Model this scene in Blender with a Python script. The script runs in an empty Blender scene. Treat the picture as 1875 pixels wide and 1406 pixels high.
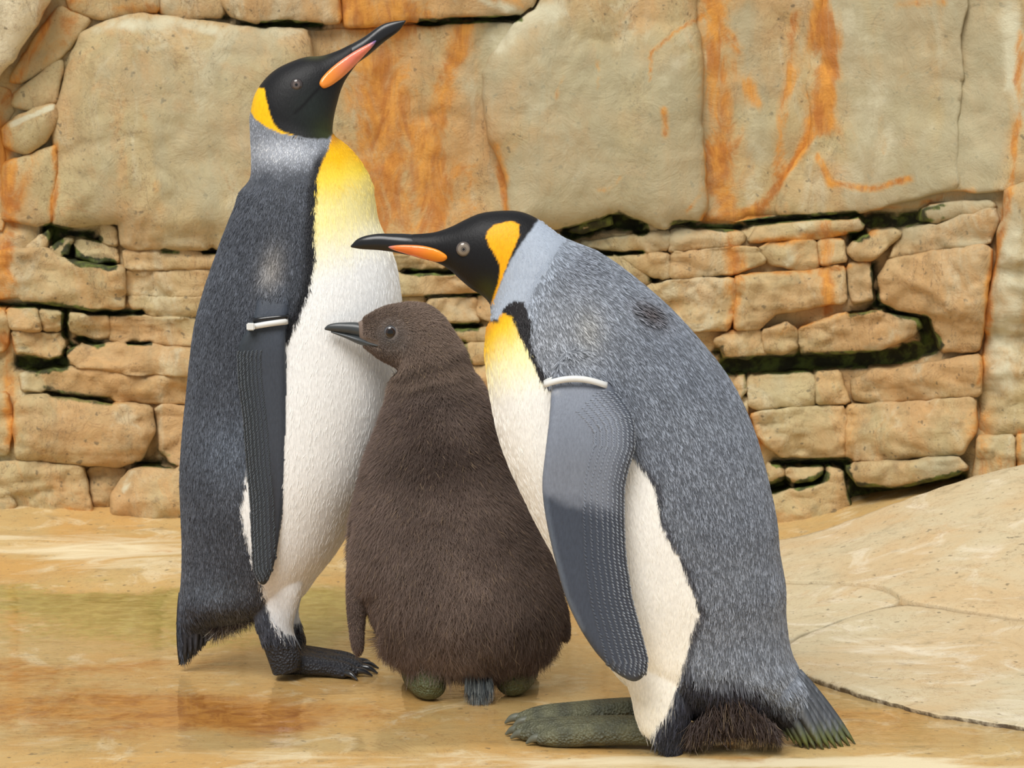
import bpy, math, random
import numpy as np
from mathutils import Vector
from mathutils.bvhtree import BVHTree
from mathutils.geometry import delaunay_2d_cdt

random.seed(7)
rng = np.random.default_rng(7)
scene = bpy.context.scene
COL = scene.collection

# ------------------------------------------------------------------ camera
W_PX, H_PX, F_PX = 1875.0, 1406.0, 5320.0
CAM_H = 1.05
PITCH = math.atan((703.0 + 20.0) / F_PX)
cam_d = bpy.data.cameras.new('camera')
cam_d.sensor_width = 36.0
cam_d.lens = 36.0 * F_PX / W_PX
cam_d.clip_start = 0.05
cam_d.dof.use_dof = True
cam_d.dof.focus_distance = 4.12
cam_d.dof.aperture_fstop = 20.0
cam = bpy.data.objects.new('camera', cam_d)
COL.objects.link(cam)
cam.location = (0, 0, CAM_H)
cam.rotation_euler = (math.pi / 2 - PITCH, 0, 0)
scene.camera = cam

# ------------------------------------------------------------------ world, lights, exposure
world = bpy.data.worlds.new('world')
scene.world = world
world.use_nodes = True
wn = world.node_tree.nodes
wn['Background'].inputs['Color'].default_value = (0.93, 0.97, 1.0, 1)
wn['Background'].inputs['Strength'].default_value = 0.55
sun_d = bpy.data.lights.new('sun', 'SUN')
sun_d.energy = 3.1
sun_d.angle = math.radians(32)
sun_d.color = (1.0, 0.975, 0.94)
sun = bpy.data.objects.new('sun', sun_d)
COL.objects.link(sun)
sun.rotation_euler = Vector((-0.22, -0.62, 0.82)).to_track_quat('Z', 'Y').to_euler()
scene.view_settings.view_transform = 'Standard'
scene.view_settings.look = 'None'
scene.view_settings.gamma = 1.0
scene.view_settings.exposure = 0.0
scene.view_settings.use_curve_mapping = False

# ------------------------------------------------------------------ maths helpers
CP, SP = math.cos(PITCH), math.sin(PITCH)

def ray(x, y):
    u = (np.asarray(x, float) - W_PX / 2) / F_PX
    v = (np.asarray(y, float) - H_PX / 2) / F_PX
    return np.stack([u, CP - v * SP, -SP - v * CP], -1)

def on_plane(x, y, Y):
    d = ray(x, y)
    t = np.asarray(Y, float) / d[..., 1]
    p = d * t[..., None]
    p[..., 2] += CAM_H
    return p

def to_px(P):
    P = np.asarray(P, float)
    q = P - np.array([0, 0, CAM_H])
    dep = q[..., 1] * CP - q[..., 2] * SP
    up = q[..., 1] * SP + q[..., 2] * CP
    return np.stack([W_PX / 2 + F_PX * q[..., 0] / dep, H_PX / 2 - F_PX * up / dep], -1)

def lin(r, g, b):
    c = np.array([r, g, b], float) / 255.0
    return np.where(c <= 0.04045, c / 12.92, ((c + 0.055) / 1.055) ** 2.4)

def sstep(a, b, x):
    t = np.clip((np.asarray(x, float) - a) / (b - a), 0, 1)
    return t * t * (3 - 2 * t)

def _hash(i, j, k, s):
    h = (i * 374761393 + j * 668265263 + k * 2147483647 + s * 1274126177) & 0xFFFFFFFF
    h = ((h ^ (h >> 13)) * 1274126177) & 0xFFFFFFFF
    h = (h ^ (h >> 16)) & 0xFFFFFFFF
    return h / 4294967295.0

def vnoise(p, s=0):
    p = np.asarray(p, float)
    i = np.floor(p).astype(np.int64)
    f = p - i
    f = f * f * (3 - 2 * f)
    out = 0
    for a in (0, 1):
        for b in (0, 1):
            for c in (0, 1):
                w = (f[..., 0] if a else 1 - f[..., 0]) * (f[..., 1] if b else 1 - f[..., 1]) * (f[..., 2] if c else 1 - f[..., 2])
                out = out + w * _hash(i[..., 0] + a, i[..., 1] + b, i[..., 2] + c, s)
    return out * 2 - 1

def fbm(p, octv=4, s=0):
    p = np.asarray(p, float)
    a, t, n = 0.5, 0, 0
    for o in range(octv):
        t = t + a * vnoise(p * 2 ** o, s + o * 17)
        n += a
        a *= 0.5
    return t / n

def n2(x, y, sc, s=0, octv=3):
    x = np.asarray(x, float)
    y = np.asarray(y, float)
    return fbm(np.stack([x / sc, y / sc, np.zeros_like(x) + s * 3.7], -1), octv, s)

def seg_dist(P, A, B):
    d = B - A
    L = max(float(d @ d), 1e-9)
    t = np.clip(((P - A) @ d) / L, 0, 1)
    q = P - (A + t[:, None] * d)
    return np.hypot(q[:, 0], q[:, 1]), t

def line_dist(P, pts):
    pts = np.array(pts, float)
    m = np.full(len(P), 1e9)
    for a, b in zip(pts[:-1], pts[1:]):
        m = np.minimum(m, seg_dist(P, a, b)[0])
    return m

def inside(P, poly):
    poly = np.array(poly, float)
    c = np.zeros(len(P), bool)
    n = len(poly)
    for i in range(n):
        a, b = poly[i], poly[(i + 1) % n]
        if a[1] == b[1]:
            continue
        cond = (a[1] > P[:, 1]) != (b[1] > P[:, 1])
        xx = (b[0] - a[0]) * (P[:, 1] - a[1]) / (b[1] - a[1]) + a[0]
        c ^= cond & (P[:, 0] < xx)
    return c

def sdist(P, poly):
    """signed distance, positive inside"""
    d = line_dist(P, list(poly) + [poly[0]])
    return np.where(inside(P, poly), d, -d)

def chaikin(poly, n=1, cut=.22):
    p = np.array(poly, float)
    for _ in range(n):
        q = np.roll(p, -1, 0)
        p = np.stack([p * (1 - cut) + q * cut, p * cut + q * (1 - cut)], 1).reshape(-1, 2)
    return p

def densify(poly, step):
    out = []
    n = len(poly)
    for i in range(n):
        a, b = np.array(poly[i], float), np.array(poly[(i + 1) % n], float)
        k = max(1, int(round(np.hypot(*(b - a)) / step)))
        for j in range(k):
            out.append(a + (b - a) * j / k)
    return np.array(out)

def catmull(st, n):
    """st: (m,k) control rows -> n rows, chord-length parametrised"""
    st = np.array(st, float)
    d = np.linalg.norm(np.diff(st[:, :4] if st.shape[1] >= 4 else st, axis=0), axis=1) ** .75
    t = np.concatenate([[0], np.cumsum(d)])
    m = np.gradient(st, t, axis=0)
    tt = np.linspace(0, t[-1], n)
    i = np.clip(np.searchsorted(t, tt) - 1, 0, len(t) - 2)
    h = (t[i + 1] - t[i])[:, None]
    u = ((tt - t[i])[:, None]) / h
    return ((2 * u**3 - 3 * u**2 + 1) * st[i] + (u**3 - 2 * u**2 + u) * h * m[i]
            + (-2 * u**3 + 3 * u**2) * st[i + 1] + (u**3 - u**2) * h * m[i + 1])

# ------------------------------------------------------------------ object helpers
def make_mesh(name, V, Fc, smooth=True):
    me = bpy.data.meshes.new(name)
    me.from_pydata([tuple(v) for v in V], [], [tuple(int(i) for i in f) for f in Fc])
    me.update()
    if smooth:
        me.shade_smooth()
    return me

def set_attr(me, name, arr):
    a = me.attributes.new(name, 'FLOAT_COLOR', 'POINT')
    a.data.foreach_set('color', np.ascontiguousarray(arr, dtype=np.float32).ravel())

def link(name, data, mat=None, parent=None, kind=None):
    o = bpy.data.objects.new(name, data)
    COL.objects.link(o)
    if mat is not None and data is not None:
        data.materials.append(mat)
    if parent is not None:
        o.parent = parent
    if kind:
        o['kind'] = kind
    return o

def thing(name, label, cat, loc, group=None):
    o = bpy.data.objects.new(name, None)
    o.empty_display_size = .1
    COL.objects.link(o)
    o.location = tuple(loc)
    o['label'] = label
    o['category'] = cat
    if group:
        o['group'] = group
    return o

# ------------------------------------------------------------------ materials
class NT:
    def __init__(self, name):
        self.m = bpy.data.materials.new(name)
        self.m.use_nodes = True
        self.n = self.m.node_tree.nodes
        self.l = self.m.node_tree.links
        self.b = self.n['Principled BSDF']
    def add(self, t, **kw):
        nd = self.n.new(t)
        for k, v in kw.items():
            if hasattr(nd, k):
                setattr(nd, k, v)
            else:
                nd.inputs[k].default_value = v
        return nd
    def put(self, sock, inp):
        if isinstance(sock, (int, float, tuple)):
            inp.default_value = sock
        else:
            self.l.new(sock, inp)
    def mix(self, f, a, b, mode='MIX'):
        nd = self.n.new('ShaderNodeMix')
        nd.data_type = 'RGBA'
        nd.blend_type = mode
        nd.clamp_factor = True
        self.put(f, nd.inputs[0])
        self.put(a, nd.inputs[6])
        self.put(b, nd.inputs[7])
        return nd.outputs[2]
    def math(self, op, a, b=0.0, clamp=False):
        nd = self.n.new('ShaderNodeMath')
        nd.operation = op
        nd.use_clamp = clamp
        self.put(a, nd.inputs[0])
        self.put(b, nd.inputs[1])
        return nd.outputs[0]
    def ramp(self, f, p0, p1, c0=(0, 0, 0, 1), c1=(1, 1, 1, 1)):
        nd = self.n.new('ShaderNodeMapRange')
        nd.interpolation_type = 'SMOOTHSTEP'
        self.put(f, nd.inputs[0])
        nd.inputs[1].default_value = p0
        nd.inputs[2].default_value = p1
        return nd.outputs[0]
    def noise(self, scale, detail=4, rough=.55, vec=None, dist=0.0):
        nd = self.n.new('ShaderNodeTexNoise')
        nd.inputs['Scale'].default_value = scale
        nd.inputs['Detail'].default_value = detail
        nd.inputs['Roughness'].default_value = rough
        nd.inputs['Distortion'].default_value = dist
        if vec is not None:
            self.l.new(vec, nd.inputs['Vector'])
        return nd.outputs['Fac']
    def coords(self, scale=(1, 1, 1)):
        g = self.n.new('ShaderNodeNewGeometry')
        mp = self.n.new('ShaderNodeMapping')
        mp.inputs['Scale'].default_value = scale
        self.l.new(g.outputs['Position'], mp.inputs['Vector'])
        return mp.outputs['Vector']
    def attr(self, name):
        nd = self.n.new('ShaderNodeAttribute')
        nd.attribute_name = name
        return nd
    def bump(self, h, strength, dist, prev=None):
        nd = self.n.new('ShaderNodeBump')
        nd.inputs['Strength'].default_value = strength
        nd.inputs['Distance'].default_value = dist
        self.l.new(h, nd.inputs['Height'])
        if prev is not None:
            self.l.new(prev, nd.inputs['Normal'])
        return nd.outputs['Normal']

def c4(r, g, b):
    c = lin(r, g, b)
    return (float(c[0]), float(c[1]), float(c[2]), 1.0)

def rock_material(name, base, warm, pale, wet=False, rusts=((228, 160, 70), (188, 118, 52)), moss_or_shade=((62, 62, 40), (116, 128, 60))):
    """field attribute: R rust, G moss (on slabs: painted crack shade and dirt), B pale mineral, A wetness"""
    t = NT(name)
    P = t.coords()
    PV = t.coords((1, 1, .35))
    f = t.attr('field')
    sep = t.n.new('ShaderNodeSeparateColor')
    t.l.new(f.outputs['Color'], sep.inputs[0])
    rust, moss, palef = sep.outputs[0], sep.outputs[1], sep.outputs[2]
    big = t.noise(3.2, 5, .6, P, .6)
    col = t.mix(t.ramp(big, .38, .64), base, warm)
    med = t.noise(9, 6, .65, PV, 1.2)
    col = t.mix(t.math('MULTIPLY', t.ramp(med, .52, .68), .6), col, pale)
    if not wet:
        pch = t.noise(5.5, 8, .7, t.coords((1, 1, .7)), 1.5)
        col = t.mix(t.math('MULTIPLY', t.ramp(pch, .5, .62), .6), col, c4(208, 164, 108))
    # grey-green mottling and dark specks
    mot = t.noise(22, 5, .7, P)
    col = t.mix(t.math('MULTIPLY', t.ramp(mot, .54, .72), .42), col, c4(134, 122, 94))
    grit = t.noise(150, 8, .8, P)
    col = t.mix(t.math('MULTIPLY', t.ramp(grit, .48, .66), .25), col, c4(150, 132, 100))
    spk = t.noise(70, 2, .5, P)
    col = t.mix(t.math('MULTIPLY', t.ramp(spk, .66, .73), .6), col, c4(84, 78, 64))
    vein = t.noise(6, 6, .7, P, 2.4)
    vv = t.math('ABSOLUTE', t.math('SUBTRACT', vein, .5))
    col = t.mix(t.math('MULTIPLY', t.math('SUBTRACT', 1.0, t.ramp(vv, .0, .010)), .42), col, c4(140, 96, 58))
    if not wet:
        v2 = t.noise(2.6, 7, .68, t.coords((1.5, 1, .8)), 1.6)
        vb = t.math('ABSOLUTE', t.math('SUBTRACT', v2, .52))
        col = t.mix(t.math('MULTIPLY', t.math('SUBTRACT', 1.0, t.ramp(vb, .0, .005)), .55), col, c4(104, 84, 62))
        stk = t.noise(30, 4, .6, t.coords((1, 1, .1)))
        col = t.mix(t.math('MULTIPLY', t.ramp(stk, .5, .7), .28), col, c4(150, 130, 92))
    if not wet:
        gn = t.noise(11, 5, .6, PV, .6)
        gm = t.math('MULTIPLY', t.ramp(t.math('ADD', f.outputs['Alpha'], t.math('MULTIPLY', t.math('SUBTRACT', gn, .5), 1.5)), .2, .9), .75)
        col = t.mix(gm, col, c4(184, 176, 144))
    # pale mineral
    pn = t.noise(14, 5, .65, P, .8) if not wet else t.noise(9, 7, .68, t.coords((.55, 2.4, 1)), .6)
    pm = t.ramp(t.math('ADD', palef, t.math('MULTIPLY', t.math('SUBTRACT', pn, .5), .9 if not wet else 1.7)), .35, .75 if not wet else .95)
    col = t.mix(pm, col, pale)
    # rust
    rn = t.noise(13, 9, .74, t.coords((1, 1, .55)), 1.6)
    rm = t.ramp(t.math('ADD', rust, t.math('MULTIPLY', t.math('SUBTRACT', rn, .5), 2.0 if not wet else 1.0)), .25, 1.25 if not wet else .85)
    rn2 = t.noise(24, 7, .72, t.coords((1, 1, .3)), 1.0)
    rc = t.mix(t.ramp(rn2, .36, .64), c4(*rusts[0]), c4(*rusts[1]))
    if not wet:
        rc = t.mix(t.ramp(rm, .25, .8), c4(214, 168, 104), rc)
    col = t.mix(rm, col, rc)
    # moss; on slabs the painted crack shade and dirt
    mn = t.noise(60, 5, .7, P)
    mm = t.ramp(t.math('ADD', moss, t.math('MULTIPLY', t.math('SUBTRACT', mn, .5), .8)), .3, .7)
    mn2 = t.noise(35, 4, .6, P)
    mc = t.mix(t.ramp(mn2, .4, .66), c4(*moss_or_shade[0]), c4(*moss_or_shade[1]))
    col = t.mix(mm, col, mc)
    t.l.new(col, t.b.inputs['Base Color'])
    rgh = t.math('ADD', .48, t.math('MULTIPLY', med, .3))
    if wet:
        w = f.outputs['Alpha']
        wn_ = t.noise(7, 4, .6, t.coords((.7, 2.2, 1)))
        wm = t.ramp(t.math('ADD', w, t.math('MULTIPLY', t.math('SUBTRACT', wn_, .5), .7)), .3, .7)
        mr = t.n.new('ShaderNodeMix')
        t.l.new(wm, mr.inputs[0])
        t.l.new(rgh, mr.inputs[2])
        mr.inputs[3].default_value = .42
        t.l.new(mr.outputs[0], t.b.inputs['Roughness'])
        t.b.inputs['Specular IOR Level'].default_value = .4
        # thin film of water
        t.l.new(wm, t.b.inputs['Coat Weight'])
        t.b.inputs['Coat Roughness'].default_value = .05
        t.b.inputs['Coat IOR'].default_value = 1.36
        rip = t.noise(9, 3, .5, t.coords((1, 2.6, 1)))
        t.l.new(t.bump(rip, .10, .02), t.b.inputs['Coat Normal'])
    else:
        t.l.new(rgh, t.b.inputs['Roughness'])
        t.b.inputs['Specular IOR Level'].default_value = .35
    b1 = t.noise(17, 12, .76, P, .6)
    nb = t.bump(b1, .75 if not wet else .25, .010)
    b2 = t.noise(120, 4, .6, P)
    nb = t.bump(b2, .3 if not wet else .12, .003, nb)
    t.l.new(nb, t.b.inputs['Normal'])
    return t.m

M_ROCK = rock_material('rock_wall', c4(198, 180, 134), c4(202, 164, 114), c4(214, 206, 174))
M_FLOOR = rock_material('rock_floor', c4(198, 168, 112), c4(204, 160, 94), c4(230, 214, 176), wet=True, rusts=((196, 136, 60), (158, 98, 38)), moss_or_shade=((160, 142, 72), (182, 166, 92)))
M_SLAB = rock_material('rock_slab', c4(206, 192, 158), c4(206, 180, 138), c4(230, 220, 196), wet=True, rusts=((204, 150, 84), (176, 122, 66)), moss_or_shade=((70, 52, 30), (92, 74, 44)))  # last colour pair paints the shaded, dirty cracks between slabs
M_CREAM = rock_material('rock_cream', c4(240, 226, 190), c4(240, 222, 182), c4(244, 234, 206))

def plumage_material():
    t = NT('plumage')
    a = t.attr('col')
    P = t.coords((1, 1, .3))
    n = t.noise(420, 3, .6, P)
    k = t.n.new('ShaderNodeMapRange')
    t.l.new(n, k.inputs[0])
    k.inputs[1].default_value = .3
    k.inputs[2].default_value = .7
    k.inputs[3].default_value = .86
    k.inputs[4].default_value = 1.08
    col = t.mix(1.0, a.outputs['Color'], k.outputs[0], 'MULTIPLY')
    t.l.new(col, t.b.inputs['Base Color'])
    t.b.inputs['Roughness'].default_value = .5
    t.b.inputs['Specular IOR Level'].default_value = .28
    n1 = t.bump(n, .25, .002)
    v = t.n.new('ShaderNodeTexVoronoi')
    v.inputs['Scale'].default_value = 260
    t.l.new(t.coords(), v.inputs['Vector'])
    h = t.math('MULTIPLY', v.outputs['Distance'], a.outputs['Alpha'])
    n2_ = t.bump(h, .8, .004, n1)
    t.l.new(n2_, t.b.inputs['Normal'])
    return t.m

def strand_material(name, rough=.5, spec=.3):
    t = NT(name)
    a = t.attr('col')
    t.l.new(a.outputs['Color'], t.b.inputs['Base Color'])
    t.b.inputs['Roughness'].default_value = rough
    t.b.inputs['Specular IOR Level'].default_value = spec
    return t.m

def simple_material(name, c, rough=.4, spec=.5, vary=.0, scale=60, bump=0.0):
    t = NT(name)
    n = t.noise(scale, 4, .6, t.coords())
    d = tuple(x * (1 - vary) for x in c[:3]) + (1,)
    t.l.new(t.mix(n, d, c), t.b.inputs['Base Color'])
    t.b.inputs['Roughness'].default_value = rough
    t.b.inputs['Specular IOR Level'].default_value = spec
    if bump:
        t.l.new(t.bump(n, bump, .002), t.b.inputs['Normal'])
    return t.m

def eye_material(name, rings):
    """concentric colours around the eye's own axis; rings = [(radius, colour)]"""
    t = NT(name)
    tc = t.n.new('ShaderNodeTexCoord')
    sx = t.n.new('ShaderNodeSeparateXYZ')
    t.l.new(tc.outputs['Object'], sx.inputs[0])
    r = t.math('SQRT', t.math('ADD', t.math('MULTIPLY', sx.outputs[0], sx.outputs[0]), t.math('MULTIPLY', sx.outputs[2], sx.outputs[2])))
    col = rings[0][1]
    for rad, c in rings[1:]:
        col = t.mix(t.ramp(r, rad * .94, rad * 1.06), col, c)
    t.l.new(col, t.b.inputs['Base Color'])
    t.b.inputs['Roughness'].default_value = .08
    t.b.inputs['Specular IOR Level'].default_value = .6
    return t.m

M_PLUME = plumage_material()
M_FEATH = strand_material('feather_strand', .45, .35)
M_DOWN = strand_material('down_strand', .75, .1)
M_BILL = simple_material('bill_black', c4(28, 28, 30), .28, .45, .35, 40, .15)
M_BILLC = simple_material('bill_chick', c4(66, 70, 72), .35, .5, .4, 60, .1)
M_BAND = simple_material('band_plastic', c4(226, 226, 222), .35, .5, .06)
M_BANDK = simple_material('band_black', c4(22, 22, 24), .2, .5, .1)
M_CLAW = simple_material('claw', c4(104, 106, 92), .45, .4, .4, 90)
M_CLAWK = simple_material('claw_dark', c4(44, 46, 50), .18, .6, .4, 90)

# ------------------------------------------------------------------ rock wall
def wall_y(x):
    return 5.70 - .22 * sstep(1450, 1900, x)

RUST = [  # (points, half width px, strength)
    ([(1310, -20), (1308, 110), (1328, 240), (1318, 330), (1340, 400)], 24, .75),
    ([(1506, -20), (1512, 100), (1506, 235)], 20, 1.0),
    ([(1500, 240), (1475, 270), (1440, 320), (1400, 390)], 8, .9),
    ([(1455, 30), (1448, 160), (1430, 235), (1425, 330), (1412, 390)], 10, .6),
    ([(1343, 70), (1352, 140), (1390, 190)], 12, .6),
    ([(1400, 393), (1340, 396), (1300, 402)], 13, .9),
    ([(1500, 285), (1520, 340), (1600, 345), (1668, 325)], 7, .8),
    ([(1344, 400), (1347, 520), (1338, 600)], 16, .7),
    ([(1320, 8), (1280, 30), (1230, 60), (1192, 98), (1186, 150)], 4, .8),
    ([(1298, 250), (1296, 340), (1255, 388)], 5, .7),
    ([(1212, 205), (1218, 250)], 7, .8), ([(1030, 140), (1016, 180)], 4, .7), ([(1095, 110), (1094, 170)], 3, .6),
    ([(1100, 345), (1120, 345), (1150, 315)], 4, .6),
    ([(1512, 400), (1518, 470), (1515, 560)], 15, .75),
    ([(1385, 448), (1480, 436), (1560, 428), (1600, 430)], 8, .8),
    ([(1345, 500), (1480, 497), (1600, 478)], 6, .6),
    ([(1420, 615), (1480, 595), (1600, 560)], 9, .55),
    ([(1430, 405), (1570, 396), (1660, 378), (1780, 348)], 6, .6),
    ([(640, -20), (660, 30), (760, 25)], 34, .85), ([(870, -10), (960, 10)], 14, .6),
    ([(690, 130), (690, 280), (680, 420)], 55, .78), ([(770, 260), (790, 400)], 40, .75),
    ([(842, 50), (815, 160), (790, 300)], 22, .8), ([(720, 330), (760, 440), (850, 450)], 36, .6), ([(830, 220), (860, 380)], 24, .5),
    ([(905, 265), (922, 320), (935, 390)], 9, .7),
    ([(1868, 60), (1862, 300), (1838, 400), (1812, 520), (1806, 640), (1790, 700)], 8, .7),
    ([(1640, 10), (1730, 5)], 9, .6), ([(1640, 145), (1675, 120)], 4, .6), ([(1612, 215), (1618, 280)], 6, .55),
    ([(1800, 760), (1795, 860), (1880, 850)], 18, .55), ([(1865, 790), (1862, 860)], 7, .6),
    ([(-10, 200), (8, 300), (8, 440), (5, 560)], 16, .75), ([(85, 20), (40, 130), (5, 180)], 14, .6),
    ([(104, 260), (96, 400)], 7, .75), ([(150, 10), (90, 110)], 20, .45), ([(60, 280), (20, 400)], 14, .5),
    ([(220, 15), (295, 10)], 12, .6), ([(285, 340), (300, 430)], 10, .5), ([(150, 120), (120, 260)], 12, .3),
    ([(10, 620), (18, 800)], 14, .7), ([(200, 740), (300, 700), (400, 735)], 12, .45), ([(30, 940), (180, 948)], 10, .6),
    ([(330, 1000), (300, 1010)], 8, .5), ([(1380, 760), (1392, 830)], 10, .6), ([(1540, 690), (1560, 760), (1545, 840)], 12, .35),
    ([(1250, 520), (1240, 620)], 24, .25), ([(1270, 570), (1340, 640)], 20, .35),
]
MOSS = [
    ([(1040, 428), (1100, 412), (1135, 402), (1178, 420)], 13, 1.0),
    ([(1235, 410), (1330, 416), (1430, 402), (1568, 393)], 7, .9),
    ([(1590, 405), (1650, 405), (1720, 388)], 14, .8), ([(1560, 432), (1585, 436)], 9, .9),
    ([(1330, 668), (1420, 668), (1520, 662), (1640, 652), (1712, 628)], 15, 1.1), ([(1690, 590), (1702, 628)], 13, 1.0),
    ([(1600, 490), (1608, 555), (1650, 575), (1700, 585)], 6, .8), ([(1560, 575), (1600, 562)], 8, .6),
    ([(1420, 848), (1548, 846)], 8, 1.0), ([(1415, 892), (1438, 885)], 12, 1.0), ([(1465, 892), (1508, 872)], 10, 1.0),
    ([(1568, 900), (1640, 912), (1755, 878)], 17, 1.1), ([(1548, 860), (1566, 930)], 8, .9),
    ([(85, 420), (110, 450), (150, 480), (200, 485)], 11, 1.0), ([(88, 415), (150, 432), (185, 440)], 7, .9),
    ([(118, 572), (120, 615)], 7, .9), ([(120, 645), (150, 620), (185, 632)], 6, .9), ([(235, 628), (275, 627)], 4, .7),
    ([(-20, 555), (60, 560), (130, 566), (200, 575), (260, 570)], 6, .8), ([(40, 660), (90, 672), (112, 665)], 15, .9),
    ([(70, 690), (100, 720), (200, 738)], 9, .6), ([(300, 458), (330, 464)], 5, .8), ([(370, 462), (400, 462)], 4, .8),
    ([(740, 496), (830, 496)], 6, .9), ([(780, 542), (880, 538)], 4, .7), ([(825, 598), (870, 598)], 8, .8), ([(850, 625), (860, 660)], 7, .6),
    ([(480, 47), (530, 42), (590, 47)], 6, .9), ([(770, 40), (860, 38), (950, 36)], 6, .9), ([(410, 30), (470, 50)], 4, .6),
    ([(250, 850), (320, 855)], 5, .7), ([(290, 830), (320, 835)], 6, .5), ([(1330, 640), (1310, 640)], 10, .6), ([(1180, 512), (1210, 515)], 4, .7),
    ([(1090, 465), (1180, 462)], 4, .8), ([(1360, 740), (1365, 690)], 5, .5), ([(1465, 645), (1480, 640)], 7, .6), ([(240, 985), (280, 1000)], 6, .6),
]
PALE = [
    ([(190, 60), (260, 40), (400, 60)], 16, .6), ([(210, 90), (300, 85), (420, 80)], 10, .45), ([(180, 130), (220, 90)], 8, .5),
    ([(920, 90), (960, 45), (1010, 20)], 22, .7), ([(960, 120), (1000, 200), (1060, 300)], 50, .4), ([(1220, 130), (1260, 60)], 34, .5),
    ([(1380, 200), (1395, 380)], 24, .5), ([(1560, 60), (1600, 200), (1580, 300)], 60, .5), ([(1850, 20), (1860, 200)], 24, .7),
    ([(1845, 380), (1840, 700)], 30, .6), ([(1660, 500), (1700, 540)], 40, .35), ([(1450, 460), (1440, 480)], 20, .5), ([(880, 0), (935, 22)], 10, .7),
    ([(1640, 770), (1700, 800)], 40, .4), ([(20, 225), (95, 195)], 5, .9), ([(230, 900), (245, 870)], 8, .6), ([(1590, 640), (1640, 600)], 14, .5),
]
GREY = [([(960, 120), (1080, 200), (1200, 200), (1200, 340), (1040, 330)], 110, .6), ([(1380, 60), (1400, 250)], 50, .5), ([(1620, 30), (1620, 200), (1640, 330)], 100, .65), ([(1680, 520), (1740, 600)], 60, .5), ([(450, 120), (380, 300)], 90, .2),
        ([(1790, -20), (1780, 150), (1790, 300)], 60, .9), ([(1760, 480), (1780, 600)], 50, .5), ([(985, 165), (978, 215)], 12, .7),
        ([(1700, 850), (1740, 850)], 25, .5), ([(1860, 400), (1850, 600)], 30, .4)]

def fields(P):
    """wall stains by place on the wall (in photograph pixels of the wall plane)"""
    wob = np.stack([n2(P[:, 0], P[:, 1], 70, 5, 4) * 26, n2(P[:, 0], P[:, 1], 70, 9, 4) * 22], -1)
    out = np.zeros((len(P), 4))
    for ch, lst in ((0, RUST), (1, MOSS), (2, PALE), (3, GREY)):
        for pts, w, s in lst:
            d = line_dist(P + wob * (min(1.0, w / 18.0 + .15) if ch != 1 else .3), pts)
            lo, hi = (.0, 2.5) if ch in (0, 2) else (.55, 1.6)
            out[:, ch] = np.maximum(out[:, ch], s * (1.35 if ch == 0 else 1.0) * (1 - sstep(w * lo, w * hi, d)))
    return out

STONES = []   # (polygon px, proud m, bulge m)
def S(poly, proud=.035, bulge=.02):
    STONES.append((poly, proud, bulge))

# upper big boulders
S([(118, 120), (150, 65), (200, 37), (255, 27), (330, 38), (420, 45), (500, 55), (563, 60), (566, 250), (562, 458), (400, 458), (300, 453), (222, 448), (215, 405), (100, 412), (95, 330), (108, 260), (105, 190)], .05, .05)
S([(552, 60), (660, 56), (760, 48), (880, 44), (955, 46), (918, 95), (905, 130), (910, 190), (915, 230), (910, 258), (940, 312), (945, 397), (935, 470), (740, 468), (550, 460)], .012, .0)
S([(905, 100), (940, 50), (985, 15), (1030, -60), (1282, -60), (1274, 30), (1283, 150), (1288, 300), (1297, 382), (1288, 398), (1212, 418), (1172, 396), (1112, 393), (1030, 414), (985, 420), (932, 420), (929, 310), (897, 250), (890, 140)], .06, .05)
S([(1262, -60), (1510, -60), (1508, 80), (1504, 150), (1508, 220), (1498, 268), (1462, 328), (1440, 386), (1360, 400), (1290, 394), (1272, 300), (1266, 150)], .022, .0)
S([(1492, -60), (1772, -60), (1757, 100), (1747, 250), (1752, 342), (1700, 356), (1640, 371), (1560, 391), (1500, 396), (1424, 390), (1443, 330), (1478, 272), (1489, 220), (1486, 120)], .045, .015)
S([(1745, -60), (1930, -60), (1930, 150), (1900, 320), (1845, 346), (1727, 344), (1721, 250), (1730, 100)], .03, .01)
S([(1852, 348), (1930, 318), (1930, 792), (1792, 796), (1803, 600), (1818, 500), (1832, 420)], .06, .03)
# top row
S([(110, -60), (287, -60), (289, 22), (240, 24), (190, 34), (130, 20)])
S([(291, -60), (396, -60), (410, 30), (330, 35), (292, 23)])
S([(400, -60), (612, -60), (624, 42), (590, 40), (530, 36), (480, 45), (432, 38), (412, 18)], .06)
S([(616, -60), (800, -60), (1000, -60), (978, 10), (938, 31), (860, 32), (760, 35), (680, 46), (628, 44)], .06)
# left column
S([(70, 62), (110, 12), (165, 35), (132, 80), (102, 112), (40, 152), (18, 146)], .03, .015)
S([(28, 172), (100, 118), (116, 112), (103, 188), (60, 200), (22, 194)], .03, .015)
S([(4, 236), (30, 214), (100, 190), (106, 214), (86, 258), (46, 282), (10, 266)], .07, .03)
S([(8, 300), (50, 286), (102, 268), (104, 300), (96, 402), (84, 414), (8, 402), (6, 350)], .05, .02)
S([(-60, 160), (15, 165), (22, 200), (0, 235), (5, 270), (5, 420), (-60, 430)], .0, .01)
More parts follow.
